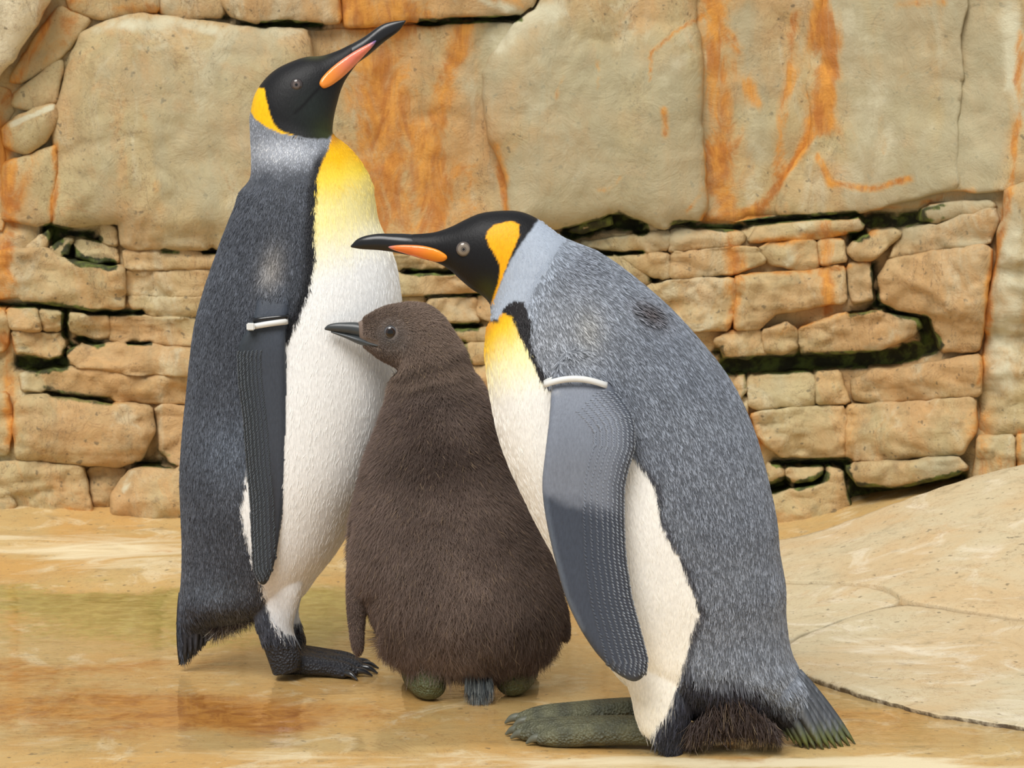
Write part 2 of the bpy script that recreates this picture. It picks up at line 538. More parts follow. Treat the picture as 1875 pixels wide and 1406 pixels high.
# mossy hole and strata beside the standing penguin
S([(45, 458), (88, 420), (94, 434), (82, 456)], .02, .01)
S([(90, 455), (110, 436), (134, 440), (128, 468), (102, 468)], .03, .015)
S([(138, 442), (180, 446), (214, 455), (217, 480), (180, 482), (136, 472)], .03, .015)
S([(184, 412), (210, 420), (214, 449), (181, 441)], .03, .01)
S([(-60, 478), (20, 456), (85, 457), (110, 472), (200, 487), (226, 490), (229, 530), (226, 562), (170, 572), (100, 560), (60, 557), (30, 543), (-60, 543)], .055, .02)
S([(228, 458), (300, 456), (440, 466), (440, 491), (228, 492)], .04, .005)
S([(231, 495), (440, 494), (440, 548), (320, 543), (232, 538)], .035, .005)
S([(237, 542), (440, 551), (440, 588), (360, 582), (280, 577), (242, 560)], .04, .005)
S([(12, 566), (68, 567), (71, 590), (74, 604), (50, 606), (20, 600)], .045, .01)
S([(72, 569), (117, 572), (116, 605), (82, 604)], .045, .01)
S([(22, 608), (60, 611), (114, 613), (117, 640), (111, 655), (70, 655), (30, 645)], .06, .015)
S([(123, 574), (199, 576), (199, 617), (162, 619), (132, 606)], .05, .015)
S([(202, 577), (440, 589), (440, 642), (280, 627), (204, 624)], .04, .005)
S([(121, 642), (152, 626), (200, 627), (350, 641), (440, 648), (440, 692), (300, 684), (120, 669)], .045, .008)
S([(42, 690), (107, 672), (300, 688), (440, 696), (440, 742), (230, 734), (100, 719), (44, 714)], .035, .008)
S([(30, 737), (50, 725), (100, 724), (220, 740), (276, 745), (282, 790), (257, 840), (220, 853), (150, 850), (60, 843), (32, 838), (26, 780)], .075, .03)
S([(284, 742), (440, 748), (440, 852), (322, 850), (294, 828)], .03, .005)
S([(-60, 718), (14, 720), (22, 760), (15, 830), (-60, 842)], .03, .01)
S([(-60, 560), (6, 562), (14, 600), (10, 640), (-60, 650)], .03, .01)
S([(-60, 852), (50, 846), (150, 854), (160, 900), (170, 940), (60, 945), (30, 928), (-60, 888)], .06, .02)
S([(163, 858), (230, 858), (206, 900), (192, 944), (174, 930)], .04, .01)
S([(240, 858), (350, 858), (460, 866), (460, 985), (350, 978), (305, 996), (262, 986), (236, 950), (202, 942), (207, 905)], .11, .05)
S([(-60, 892), (15, 898), (30, 924), (16, 952), (-60, 950)], .09, .03)
# between the birds
S([(690, 470), (800, 470), (814, 488), (742, 492), (690, 490)], .04, .01)
S([(700, 502), (885, 502), (885, 533), (790, 537), (700, 540)], .05, .01)
S([(700, 545), (778, 545), (776, 592), (700, 590)], .04, .01)
S([(782, 543), (872, 541), (876, 590), (850, 594), (828, 592), (800, 576), (781, 560)], .05, .015)
S([(875, 540), (905, 546), (905, 586), (878, 580)], .05, .015)
S([(830, 602), (900, 602), (900, 624), (842, 625)], .04, .01)
S([(842, 630), (905, 630), (905, 664), (858, 667)], .04, .01)
S([(862, 671), (910, 671), (910, 720), (870, 715)], .04, .01)
# rows that run on behind the birds
for r, (y0, y1) in enumerate([(470, 520), (524, 588), (592, 645), (649, 700), (704, 770), (774, 850), (856, 930)]):
    xs = [443, 520 + 14 * (r % 3), 610 - 10 * (r % 2), 688]
    for a, b in zip(xs[:-1], xs[1:]):
        S([(a, y0), (b - 3, y0 + 2), (b - 3, y1), (a, y1 - 2)], .04, .01)
for r, (y0, y1) in enumerate([(724, 772), (776, 842), (848, 930)]):
    xs = [690, 800 + 20 * (r % 2), 912, 1040 - 20 * (r % 2), 1160, 1270, 1370]
    for a, b in zip(xs[:-1], xs[1:]):
        S([(a, y0), (b - 3, y0 + 2), (b - 3, y1), (a, y1 - 2)], .04, .01)
for r, (y0, y1) in enumerate([(530, 596), (600, 662), (668, 720)]):
    xs = [912, 1010 + 16 * (r % 2), 1110, 1215 - 12 * (r % 2)]
    for a, b in zip(xs[:-1], xs[1:]):
        S([(a, y0), (b - 3, y0 + 2), (b - 3, y1), (a, y1 - 2)], .04, .01)
S([(930, 425), (1030, 428), (1058, 446), (1100, 470), (1150, 482), (1196, 514), (1180, 526), (930, 526)], .04, .01)
# right strata
S([(1037, 424), (1047, 414), (1118, 394), (1123, 414), (1066, 429)], .03, .01)
S([(1180, 411), (1204, 411), (1208, 421), (1176, 424)], .02, .01)
S([(1058, 446), (1140, 436), (1198, 424), (1225, 424), (1222, 456), (1190, 461), (1120, 456), (1090, 452)], .045, .01)
S([(1229, 421), (1320, 426), (1364, 430), (1350, 450), (1280, 457), (1226, 461)], .05, .01)
S([(1370, 441), (1386, 419), (1430, 411), (1570, 400), (1586, 410), (1560, 426), (1480, 436), (1420, 441)], .06, .015)
S([(1120, 470), (1180, 464), (1226, 465), (1226, 508), (1202, 511), (1150, 482)], .04, .01)
S([(1229, 464), (1350, 454), (1386, 455), (1400, 478), (1345, 500), (1229, 508)], .045, .01)
S([(1390, 456), (1412, 445), (1492, 440), (1496, 490), (1460, 494), (1412, 480)], .06, .015)
S([(1499, 440), (1540, 437), (1550, 476), (1503, 486)], .05, .01)
S([(1553, 460), (1576, 431), (1636, 421), (1650, 430), (1626, 450), (1596, 475), (1570, 475)], .07, .02)
S([(1180, 527), (1202, 515), (1342, 508), (1346, 540), (1333, 602), (1266, 605), (1226, 566)], .045, .02)
S([(1350, 505), (1460, 499), (1492, 495), (1546, 488), (1550, 550), (1500, 560), (1420, 572), (1392, 600), (1348, 602), (1342, 550)], .05, .015)
S([(1553, 487), (1590, 480), (1600, 500), (1601, 546), (1560, 555)], .06, .02)
S([(1396, 606), (1440, 590), (1461, 606), (1459, 635), (1430, 648), (1402, 640)], .07, .02)
S([(1308, 622), (1340, 607), (1394, 604), (1402, 646), (1370, 660), (1325, 656)], .055, .02)
S([(1464, 602), (1530, 580), (1600, 566), (1682, 580), (1692, 600), (1640, 626), (1600, 645), (1520, 651), (1464, 649)], .085, .025)
S([(1612, 500), (1626, 478), (1700, 462), (1800, 449), (1816, 460), (1800, 600), (1790, 642), (1725, 642), (1700, 580), (1640, 572), (1612, 545), (1603, 520)], .08, .03)
S([(1640, 450), (1660, 422), (1720, 411), (1822, 381), (1828, 400), (1812, 446), (1700, 458), (1630, 474)], .07, .015)
S([(1688, 382), (1720, 373), (1812, 369), (1822, 379), (1710, 407), (1682, 404)], .05, .01)
S([(1343, 700), (1363, 682), (1366, 716), (1352, 736)], .05, .01)
S([(1369, 690), (1490, 684), (1493, 740), (1390, 748), (1370, 740)], .055, .01)
S([(1496, 684), (1536, 682), (1554, 738), (1497, 741)], .06, .01)
S([(1560, 700), (1600, 679), (1640, 679), (1710, 664), (1795, 650), (1795, 722), (1700, 730), (1600, 737), (1565, 730)], .055, .015)
S([(1374, 760), (1400, 752), (1490, 745), (1548, 744), (1546, 837), (1500, 841), (1430, 837), (1390, 800)], .045, .015)
S([(1550, 744), (1620, 739), (1785, 727), (1788, 790), (1760, 829), (1700, 835), (1640, 842), (1550, 843)], .06, .02)
S([(1548, 849), (1640, 846), (1755, 837), (1772, 858), (1755, 872), (1700, 885), (1640, 895), (1570, 891), (1548, 866)], .10, .025)
S([(1405, 850), (1430, 850), (1436, 880), (1405, 890)], .05, .015)
S([(1440, 858), (1500, 850), (1508, 868), (1490, 883), (1460, 889), (1440, 878)], .07, .02)
S([(1400, 905), (1450, 893), (1506, 884), (1517, 855), (1545, 868), (1562, 930), (1552, 975), (1500, 1000), (1400, 1010)], .06, .02)
S([(1790, 800), (1856, 799), (1859, 880), (1785, 885)], .05, .01)
S([(1862, 799), (1930, 796), (1930, 870), (1864, 872)], .05, .01)
# base course, mostly behind the birds
S([(1160, 936), (1395, 936), (1395, 1010), (1160, 1010)], .04, .01)
S([(690, 936), (920, 936), (920, 1010), (690, 1010)], .04, .01)
S([(924, 936), (1156, 936), (1156, 1010), (924, 1010)], .04, .01)
S([(464, 936), (686, 936), (686, 1010), (464, 1010)], .04, .01)

def relief(Px):
    low = sstep(390, 450, Px[:, 1])
    a = .020 * n2(Px[:, 0], Px[:, 1], 190, 21, 3) + (.0015 + .0045 * low) * n2(Px[:, 0], Px[:, 1] * 2.2, 38, 23, 3)
    u = n2(Px[:, 0] * .35, Px[:, 1], 62, 29, 3) * 4.5
    fr = u - np.floor(u)
    a = a + .021 * (np.floor(u) + sstep(.84, 1.0, fr)) / 2.2 * (.04 + .96 * low)
    u = n2(Px[:, 0] + .4 * Px[:, 1], Px[:, 1] * .4, 170, 33, 2) * 4.0
    fr = u - np.floor(u)
    a = a + .005 * (np.floor(u) + sstep(.6, 1.0, fr)) / 2
    return a * .8 - .007 * (1 - np.abs(n2(Px[:, 0], Px[:, 1] * .7, 120, 27, 3)) * 3).clip(0, 1) ** 3

# backing face of the wall (the joints and crevices)
def build_backing():
    xs = np.arange(-420, 2300, 12.0)
    ys = np.arange(-700, 1130, 12.0)
    gx, gy = np.meshgrid(xs, ys)
    P = np.stack([gx.ravel(), gy.ravel()], -1)
    f = fields(P)
    Y = wall_y(P[:, 0]) + .001 + .05 * sstep(.3, .8, f[:, 1]) - relief(P)
    V = on_plane(P[:, 0], P[:, 1], Y)
    nx, ny = len(xs), len(ys)
    idx = np.arange(nx * ny).reshape(ny, nx)
    Fq = np.stack([idx[1:, :-1], idx[1:, 1:], idx[:-1, 1:], idx[:-1, :-1]], -1).reshape(-1, 4)
    me = make_mesh('wall_back', V, Fq)
    f[:, 1] = np.maximum(f[:, 1], .12)
    set_attr(me, 'field', f)
    o = link('wall_back', me, M_ROCK, None, 'structure')
    o['label'] = 'layered tan rock wall with rust stains and mossy crevices behind the penguins'
    return o

wall = build_backing()

def tri_fill(poly, step, jitter=.25, insets=()):
    """triangulate a px polygon with inner points; returns points, faces, boundary count"""
    b = densify(poly, step)
    lo, hi = b.min(0), b.max(0)
    gx, gy = np.meshgrid(np.arange(lo[0], hi[0] + step, step), np.arange(lo[1], hi[1] + step, step * .87))
    gx[1::2] += step / 2
    G = np.stack([gx.ravel(), gy.ravel()], -1)
    G += rng.uniform(-jitter, jitter, G.shape) * step
    sd = sdist(G, b)
    G = G[sd > step * (.55 if not insets else .9)]
    extra = []
    if insets:
        nb = len(b)
        tan = np.roll(b, -1, 0) - np.roll(b, 1, 0)
        nrm = np.stack([-tan[:, 1], tan[:, 0]], -1)
        nrm /= np.maximum(np.linalg.norm(nrm, axis=1), 1e-9)[:, None]
        if not inside(b + nrm * 1.0, b).mean() > .5:
            nrm = -nrm
        for q in insets:
            c = b + nrm * q
            extra.append(c[sdist(c, b) > q * .8])
    pts = np.concatenate([b, G] + extra)
    n = len(b)
    edges = [(i, (i + 1) % n) for i in range(n)]
    vs, es, fs, *_ = delaunay_2d_cdt([Vector(p) for p in pts], edges, [], 1, 1e-4)
    vs = np.array([tuple(v) for v in vs])
    return vs, [tuple(f) for f in fs], b

def orient(V, Fc, want):
    """flip all faces if the mean normal points away from want"""
    V = np.asarray(V)
    f = np.array([q[:3] for q in Fc])
    n = np.cross(V[f[:, 1]] - V[f[:, 0]], V[f[:, 2]] - V[f[:, 0]]).sum(0)
    return Fc if n @ np.array(want) > 0 else [tuple(reversed(q)) for q in Fc]

def build_stone(i, poly, proud, bulge, name='stone', mat=None, parent=None):
    c = np.mean(np.array(poly, float), 0)
    poly = chaikin(poly, 1, cut=.07)
    b = densify(poly, 8)
    tan = np.roll(b, -1, 0) - np.roll(b, 1, 0)
    nrm = np.stack([tan[:, 1], -tan[:, 0]], -1)
    nrm /= np.maximum(np.linalg.norm(nrm, axis=1), 1e-9)[:, None]
    if inside(b + nrm, b).mean() > .5:
        nrm = -nrm
    open_ = fields(b)[:, 1]
    grow = 4.6 if max(np.ptp(b[:, 0]), np.ptp(b[:, 1])) < 300 else 5.5
    b = b + nrm * (grow * (1 - sstep(.3, .6, open_)))[:, None]
    jit = np.stack([n2(b[:, 0], b[:, 1], 22, 31 + i), n2(b[:, 0], b[:, 1], 22, 77 + i)], -1) * 4.6
    b = b + jit
    big = max(np.ptp(b[:, 0]), np.ptp(b[:, 1]))
    if big > 300:
        b = b + np.stack([n2(b[:, 0], b[:, 1], 80, 600 + i, 3), n2(b[:, 0], b[:, 1], 80, 640 + i, 3)], -1) * np.array([14, 5])
    big = max(np.ptp(b[:, 0]), np.ptp(b[:, 1]))
    step = 8 if big > 250 else 6.5
    P, Fc, bd = tri_fill(b, step, .2, (1.6, 4.5))
    d = line_dist(P, list(bd) + [bd[0]])
    r = 3.6 + 2.4 * n2(P[:, 0], P[:, 1], 40, 500 + i, 2)
    e = np.sqrt(np.clip(1 - (1 - np.clip(d / r, 0, 1)) ** 2, 0, 1))
    e2 = np.sqrt(np.clip(1 - (1 - np.clip(d / 90.0, 0, 1)) ** 2, 0, 1))
    rs = np.random.default_rng(100 + i)
    tilt = rs.uniform(-1, 1, 2) * np.array([.00006, .00010])
    H = (proud * .45 + rs.uniform(-.008, .008)) * e + bulge * .8 * e2 + ((P - c) @ tilt) * e
    H = H + relief(P) + (.004 + .004 * (c[1] > 430)) * n2(P[:, 0], P[:, 1], 30, 200 + i, 4) * e
    Y = wall_y(P[:, 0]) - H
    V = on_plane(P[:, 0], P[:, 1], Y)
    # skirt into the wall
    f = np.array(Fc)
    ed = {}
    for q in Fc:
        for a, bb in ((q[0], q[1]), (q[1], q[2]), (q[2], q[0])):
            ed[(min(a, bb), max(a, bb))] = ed.get((min(a, bb), max(a, bb)), 0) + 1
    rim = [k for k, v in ed.items() if v == 1]
    rv = sorted({a for k in rim for a in k})
    mp = {a: len(V) + j for j, a in enumerate(rv)}
    back = V[rv].copy()
    back[:, 1] += .07 + proud * .3
    V2 = np.concatenate([V, back])
    Fc = orient(V, Fc, (0, -1, 0))
    Fs = []
    fset = {}
    for q in Fc:
        for a, bb in ((q[0], q[1]), (q[1], q[2]), (q[2], q[0])):
            fset[(a, bb)] = True
    for a, bb in rim:
        if (a, bb) in fset:
            Fs.append((bb, a, mp[a], mp[bb]))
        else:
            Fs.append((a, bb, mp[bb], mp[a]))
    me = make_mesh(name, V2, list(Fc) + Fs)
    fl = fields(np.concatenate([P, P[rv]]))
    rim_d = np.concatenate([d, np.zeros(len(rv))])
    fl[:, 1] *= np.where(rim_d < 9, 1.0, .35)
    fl[:, 0] = np.clip(fl[:, 0] + .16 * (1 - sstep(0, 5, rim_d)) + rs.uniform(-.1, .14), 0, 1.2)
    fl[:, 3] = np.clip(fl[:, 3] + rs.uniform(-.15, .35) * (c[1] < 430 or c[0] > 1500) + rs.uniform(-.2, .2), 0, 1)
    set_attr(me, 'field', fl)
    return link(name, me, mat or M_ROCK, parent or wall)

for i, (poly, proud, bulge) in enumerate(STONES):
    build_stone(i, poly, proud, bulge)
cb = build_stone(900, [(-120, -90), (96, -90), (86, -20), (62, 40), (22, 108), (-30, 172), (-120, 220)], .16, .06, 'boulder', M_CREAM)
cb['label'] = 'smooth pale cream boulder'

# ------------------------------------------------------------------ floor
def mound(X, Y):
    return np.maximum(0, .33 * (X - .47)) * sstep(4.25, 5.55, Y)

def ground_z(X, Y):
    X = np.asarray(X, float)
    Y = np.asarray(Y, float)
    z = .006 * n2(X, Y * 1.6, .45, 3, 3) - .002
    left = sstep(-.1, -.6, X) * sstep(4.7, 5.7, Y)
    z = z + .035 * left + .03 * sstep(4.75, 5.2, Y) * n2(X, Y * 2, .5, 8, 3) * sstep(.6, .2, X)
    near = sstep(4.75, 4.5, Y)
    z = z * (1 - .85 * near)
    return z + mound(X, Y) * .97

def ground_hit(x, y):
    x = np.asarray(x, float)
    y = np.asarray(y, float)
    d = ray(x, y)
    z = np.zeros_like(x)
    for _ in range(14):
        t = (z - CAM_H) / d[..., 2]
        X, Y = d[..., 0] * t, np.minimum(d[..., 1] * t, 6.2)
        z = z * .4 + .6 * ground_z(X, Y)
    return np.stack([X, Y, ground_z(X, Y)], -1)

def blob(P, cx, cy, rx, ry):
    return np.exp(-(((P[:, 0] - cx) / rx) ** 2 + ((P[:, 1] - cy) / ry) ** 2))

def floor_fields(V):
    P = to_px(V)
    P = P + np.stack([n2(P[:, 0], P[:, 1] * 3, 90, 41) * 60, n2(P[:, 0] * .35, P[:, 1] * 3, 60, 43, 4) * 26], -1)
    f = np.zeros((len(V), 4))
    o = .75 * blob(P, 120, 1305, 420, 48) + .5 * blob(P, 0, 1232, 330, 22) + .55 * blob(P, 480, 1310, 200, 30) + .4 * blob(P, 250, 1215, 260, 14)
    o += .35 * blob(P, 860, 1300, 260, 25) + .45 * blob(P, 1330, 1385, 160, 26) + .45 * blob(P, 1600, 1320, 260, 30) + .5 * blob(P, 330, 1005, 90, 9)
    f[:, 0] = np.clip(o, 0, .9)
    g = .42 * blob(P, 100, 1100, 420, 26) + .44 * blob(P, 330, 1150, 460, 56) + .45 * blob(P, 590, 1120, 60, 50)
    f[:, 1] = np.clip(g * 1.5, 0, .7)
    p = .8 * blob(P, 150, 1000, 330, 42) + .42 * blob(P, 600, 1400, 700, 40) + 1.0 * blob(P, 1600, 1400, 330, 16) + .6 * blob(P, 1100, 1402, 200, 22) + .5 * blob(P, 560, 1100, 100, 40) + .35 * blob(P, 80, 1352, 200, 9)
    f[:, 2] = np.clip(p, 0, .95)
    w = (1 - .75 * sstep(1345, 1395, P[:, 1])) * sstep(1040, 1120, P[:, 1])
    f[:, 3] = np.clip(w, .15, 1)
    return f

def build_floor():
    xs = np.arange(-1.9, 1.9, .014)
    ys = np.concatenate([np.arange(2.6, 3.6, .05), np.arange(3.6, 5.95, .012)])
    gx, gy = np.meshgrid(xs, ys)
    X, Y = gx.ravel(), gy.ravel()
    V = np.stack([X, Y, ground_z(X, Y) - .02 * sstep(.4, .6, X) * sstep(4.3, 4.6, Y)], -1)
    nx, ny = len(xs), len(ys)
    idx = np.arange(nx * ny).reshape(ny, nx)
    Fq = np.stack([idx[:-1, :-1], idx[:-1, 1:], idx[1:, 1:], idx[1:, :-1]], -1).reshape(-1, 4)
    me = make_mesh('floor', V, Fq)
    set_attr(me, 'field', floor_fields(V))
    o = link('floor', me, M_FLOOR, None, 'structure')
    o['label'] = 'wet tan rock floor with orange and green stains under the penguins'
    return o

floor = build_floor()

def build_slab(i, poly, lift):
    poly = chaikin(poly, 1)
    b = densify(poly, 9)
    b = b + np.stack([n2(b[:, 0], b[:, 1], 25, 300 + i), n2(b[:, 0], b[:, 1], 25, 340 + i)], -1) * np.array([5, 2.5])
    P, Fc, bd = tri_fill(b, 10, .2, (3,))
    d = line_dist(P, list(bd) + [bd[0]])
    V = ground_hit(P[:, 0], P[:, 1])
    e = np.sqrt(np.clip(1 - (1 - np.clip(d / 7, 0, 1)) ** 2, 0, 1))
    V[:, 2] += lift * (.7 + .3 * e) + .008 * n2(V[:, 0], V[:, 1], .16, 400 + i, 3) * e
    Fc = orient(V, Fc, (0, 0, 1))
    fset, cnt = set(), {}
    for q in Fc:
        for a, bb in ((q[0], q[1]), (q[1], q[2]), (q[2], q[0])):
            fset.add((a, bb))
            k = (min(a, bb), max(a, bb))
            cnt[k] = cnt.get(k, 0) + 1
    rim = [k for k, v in cnt.items() if v == 1]
    rv = sorted({a for k in rim for a in k})
    mp = {a: len(V) + j for j, a in enumerate(rv)}
    low = V[rv].copy()
    low[:, 2] -= .05
    low[:, 1] += .03
    Fs = [(bb, a, mp[a], mp[bb]) if (a, bb) in fset else (a, bb, mp[bb], mp[a]) for a, bb in rim]
    V2 = np.concatenate([V, low])
    me = make_mesh('rock_slab', V2, list(Fc) + Fs)
    f = np.zeros((len(V2), 4))
    Q = to_px(V2)
    f[:, 2] = np.clip(.55 * blob(Q, 1650, 1190, 230, 60) + .5 * blob(Q, 1850, 1290, 120, 40) + .6 * blob(Q, 1520, 985, 70, 12) + .5 * blob(Q, 1700, 935, 100, 10) + .4 * blob(Q, 1800, 1020, 90, 40), 0, .9)
    f[:, 0] = np.clip(.35 * blob(Q, 1500, 1090, 120, 40) + .3 * blob(Q, 1840, 1230, 80, 30) + .3 * blob(Q, 1700, 960, 250, 40), 0, .6)
    f[:, 3] = .2
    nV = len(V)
    f[nV:, 1] = 1.3 if i == 0 else .75  # undercut shade and crack dirt painted dark into the skirt colour
    f[rv, 1] = .55 if i == 0 else .2  # same painted crack shade, weaker along the rim
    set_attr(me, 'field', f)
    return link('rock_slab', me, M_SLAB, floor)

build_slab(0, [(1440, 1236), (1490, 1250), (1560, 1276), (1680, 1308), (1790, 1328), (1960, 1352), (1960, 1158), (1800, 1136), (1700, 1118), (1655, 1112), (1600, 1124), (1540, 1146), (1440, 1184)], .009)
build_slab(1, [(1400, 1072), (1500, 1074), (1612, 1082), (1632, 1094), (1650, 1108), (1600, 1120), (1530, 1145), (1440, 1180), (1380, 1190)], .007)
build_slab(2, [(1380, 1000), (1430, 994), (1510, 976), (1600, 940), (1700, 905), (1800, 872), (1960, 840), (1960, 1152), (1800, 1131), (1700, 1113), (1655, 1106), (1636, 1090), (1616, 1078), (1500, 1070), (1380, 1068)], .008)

# ------------------------------------------------------------------ bird building
def loft(stations, Y, n=220, m=72, power=2.0, off=0.0):
    """stations rows: dorsal x,y, ventral x,y, half depth (px); built in the vertical plane Y"""
    R = catmull(stations, n)
    D = on_plane(R[:, 0], R[:, 1], np.full(n, Y))
    Vn = on_plane(R[:, 2], R[:, 3], np.full(n, Y))
    C, A = (D + Vn) / 2, (Vn - D) / 2
    b = np.maximum(R[:, 4], .8) * Y / F_PX
    th = np.linspace(0, 2 * math.pi, m, endpoint=False)
    ct, st = np.cos(th), np.sin(th)
    ex = 2.0 / power
    ct = np.sign(ct) * np.abs(ct) ** ex
    st = np.sign(st) * np.abs(st) ** ex
    V = C[:, None, :] + ct[None, :, None] * A[:, None, :]
    V[:, :, 1] += st[None, :] * b[:, None] + off
    V = V.reshape(-1, 3)
    idx = np.arange(n * m).reshape(n, m)
    nxt = np.roll(idx, -1, 1)
    Fq = np.stack([idx[:-1], nxt[:-1], nxt[1:], idx[1:]], -1).reshape(-1, 4).tolist()
    c0, c1 = C[0] + (0, off, 0), C[-1] + (0, off, 0)
    V = np.concatenate([V, [c0, c1]])
    k = n * m
    for j in range(m):
        Fq.append([k, idx[0, (j + 1) % m], idx[0, j]])
        Fq.append([k + 1, idx[-1, j], idx[-1, (j + 1) % m]])
    return fix_out(V, Fq)

def fix_out(V, Fq):
    V = np.asarray(V)
    c = V.mean(0)
    tri = np.array([q[:3] for q in Fq] + [[q[0], q[2], q[3]] for q in Fq if len(q) == 4])
    A, B, D = V[tri[:, 0]] - c, V[tri[:, 1]] - c, V[tri[:, 2]] - c
    vol = (A * np.cross(B, D)).sum()
    if vol < 0:
        Fq = [list(reversed(q)) for q in Fq]
    return V, Fq

def tube(pts, radii, m=20, flat=1.0):
    """world polyline with radii; flat squashes the height"""
    pts = np.array(pts, float)
    R = catmull(np.concatenate([pts, np.array(radii, float)[:, None]], 1), max(14, len(pts) * 8))
    P, r = R[:, :3], np.maximum(R[:, 3], .0015)
    T = np.gradient(P, axis=0)
    T /= np.linalg.norm(T, axis=1)[:, None]
    up = np.array([0, 0, 1.0])
    side = np.cross(T, up)
    bad = np.linalg.norm(side, axis=1) < .2
    side[bad] = np.cross(T[bad], np.array([0, 1.0, 0]))
    side /= np.linalg.norm(side, axis=1)[:, None]
    nn = np.cross(side, T)
    th = np.linspace(0, 2 * math.pi, m, endpoint=False)
    V = P[:, None] + (np.cos(th)[None, :, None] * side[:, None] + flat * np.sin(th)[None, :, None] * nn[:, None]) * r[:, None, None]
    n = len(P)
    V = V.reshape(-1, 3)
    idx = np.arange(n * m).reshape(n, m)
    nxt = np.roll(idx, -1, 1)
    Fq = np.stack([idx[:-1], nxt[:-1], nxt[1:], idx[1:]], -1).reshape(-1, 4).tolist()
    V = np.concatenate([V, [P[0] - T[0] * r[0] * .6, P[-1] + T[-1] * r[-1] * .6]])
    k = n * m
    for j in range(m):
        Fq.append([k, idx[0, (j + 1) % m], idx[0, j]])
        Fq.append([k + 1, idx[-1, j], idx[-1, (j + 1) % m]])
    return fix_out(V, Fq)

def plate(poly, yfun, thick, rnd=14, step=8):
    """lens-like solid from a px outline; yfun gives its middle depth per px point"""
    P, Fc, bd = tri_fill(chaikin(poly, 2), step, .1, (2.5, 6.0))
    d = line_dist(P, list(bd) + [bd[0]])
    t = thick * np.sqrt(np.clip(1 - (1 - np.clip(d / rnd, 0, 1)) ** 2, 0, 1)) + .0004
    Y = yfun(P)
    A = on_plane(P[:, 0], P[:, 1], Y - t / 2)
    B = on_plane(P[:, 0], P[:, 1], Y + t / 2)
    Fa = orient(A, Fc, (0, -1, 0))
    n = len(P)
    fset, cnt = set(), {}
    for q in Fa:
        for a, bb in ((q[0], q[1]), (q[1], q[2]), (q[2], q[0])):
            fset.add((a, bb))
            k = (min(a, bb), max(a, bb))
            cnt[k] = cnt.get(k, 0) + 1
    Fall = [tuple(q) for q in Fa] + [tuple(i + n for i in reversed(q)) for q in Fa]
    for (a, bb), c in cnt.items():
        if c == 1:
            if (a, bb) in fset:
                Fall.append((bb, a, a + n, bb + n))
            else:
                Fall.append((a, bb, bb + n, a + n))
    return np.concatenate([A, B]), Fall

def mirror(VF, Y):
    V, Fc = VF
    V = V.copy()
    V[:, 1] = 2 * Y - V[:, 1]
    return V, [list(reversed(q)) for q in Fc]

def fuse(parts, voxel, smooth=4):
    """one continuous skin over overlapping closed shells; returns verts, faces, nearest-shell label"""
    V, Fc, o = [], [], 0
    for v, f in parts:
        V.append(v)
        Fc += [[i + o for i in q] for q in f]
        o += len(v)
    me = make_mesh('tmp', np.concatenate(V), Fc)
    ob = bpy.data.objects.new('tmp', me)
    COL.objects.link(ob)
    r = ob.modifiers.new('r', 'REMESH')
    r.mode = 'VOXEL'
    r.voxel_size = voxel
    s = ob.modifiers.new('s', 'SMOOTH')
    s.factor = .5
    s.iterations = smooth
    dg = bpy.context.evaluated_depsgraph_get()
    ev = ob.evaluated_get(dg).to_mesh()
    n = len(ev.vertices)
    out = np.empty(n * 3, np.float32)
    ev.vertices.foreach_get('co', out)
    out = out.reshape(-1, 3).astype(float)
    nf = len(ev.polygons)
    lt = np.empty(nf, np.int32)
    ev.polygons.foreach_get('loop_total', lt)
    li = np.empty(len(ev.loops), np.int32)
    ev.loops.foreach_get('vertex_index', li)
    Fo = np.split(li, np.cumsum(lt)[:-1])
    nr = np.empty(n * 3, np.float32)
    ev.vertices.foreach_get('normal', nr)
    nr = nr.reshape(-1, 3).astype(float)
    bpy.data.objects.remove(ob)
    best = np.full(n, 1e9)
    lab = np.zeros(n, int)
    vl = [Vector(p) for p in out]
    for k, (v, f) in enumerate(parts):
        bb = BVHTree.FromPolygons([tuple(p) for p in v], [tuple(q) for q in f])
        lo, hi = v.min(0) - .01, v.max(0) + .01
        cand = np.nonzero(((out > lo) & (out < hi)).all(1))[0]
        for i in cand:
            h = bb.find_nearest(vl[i], .03)
            if h[3] is not None and h[3] < best[i]:
                best[i] = h[3]
                lab[i] = k
    return out, Fo, nr, lab

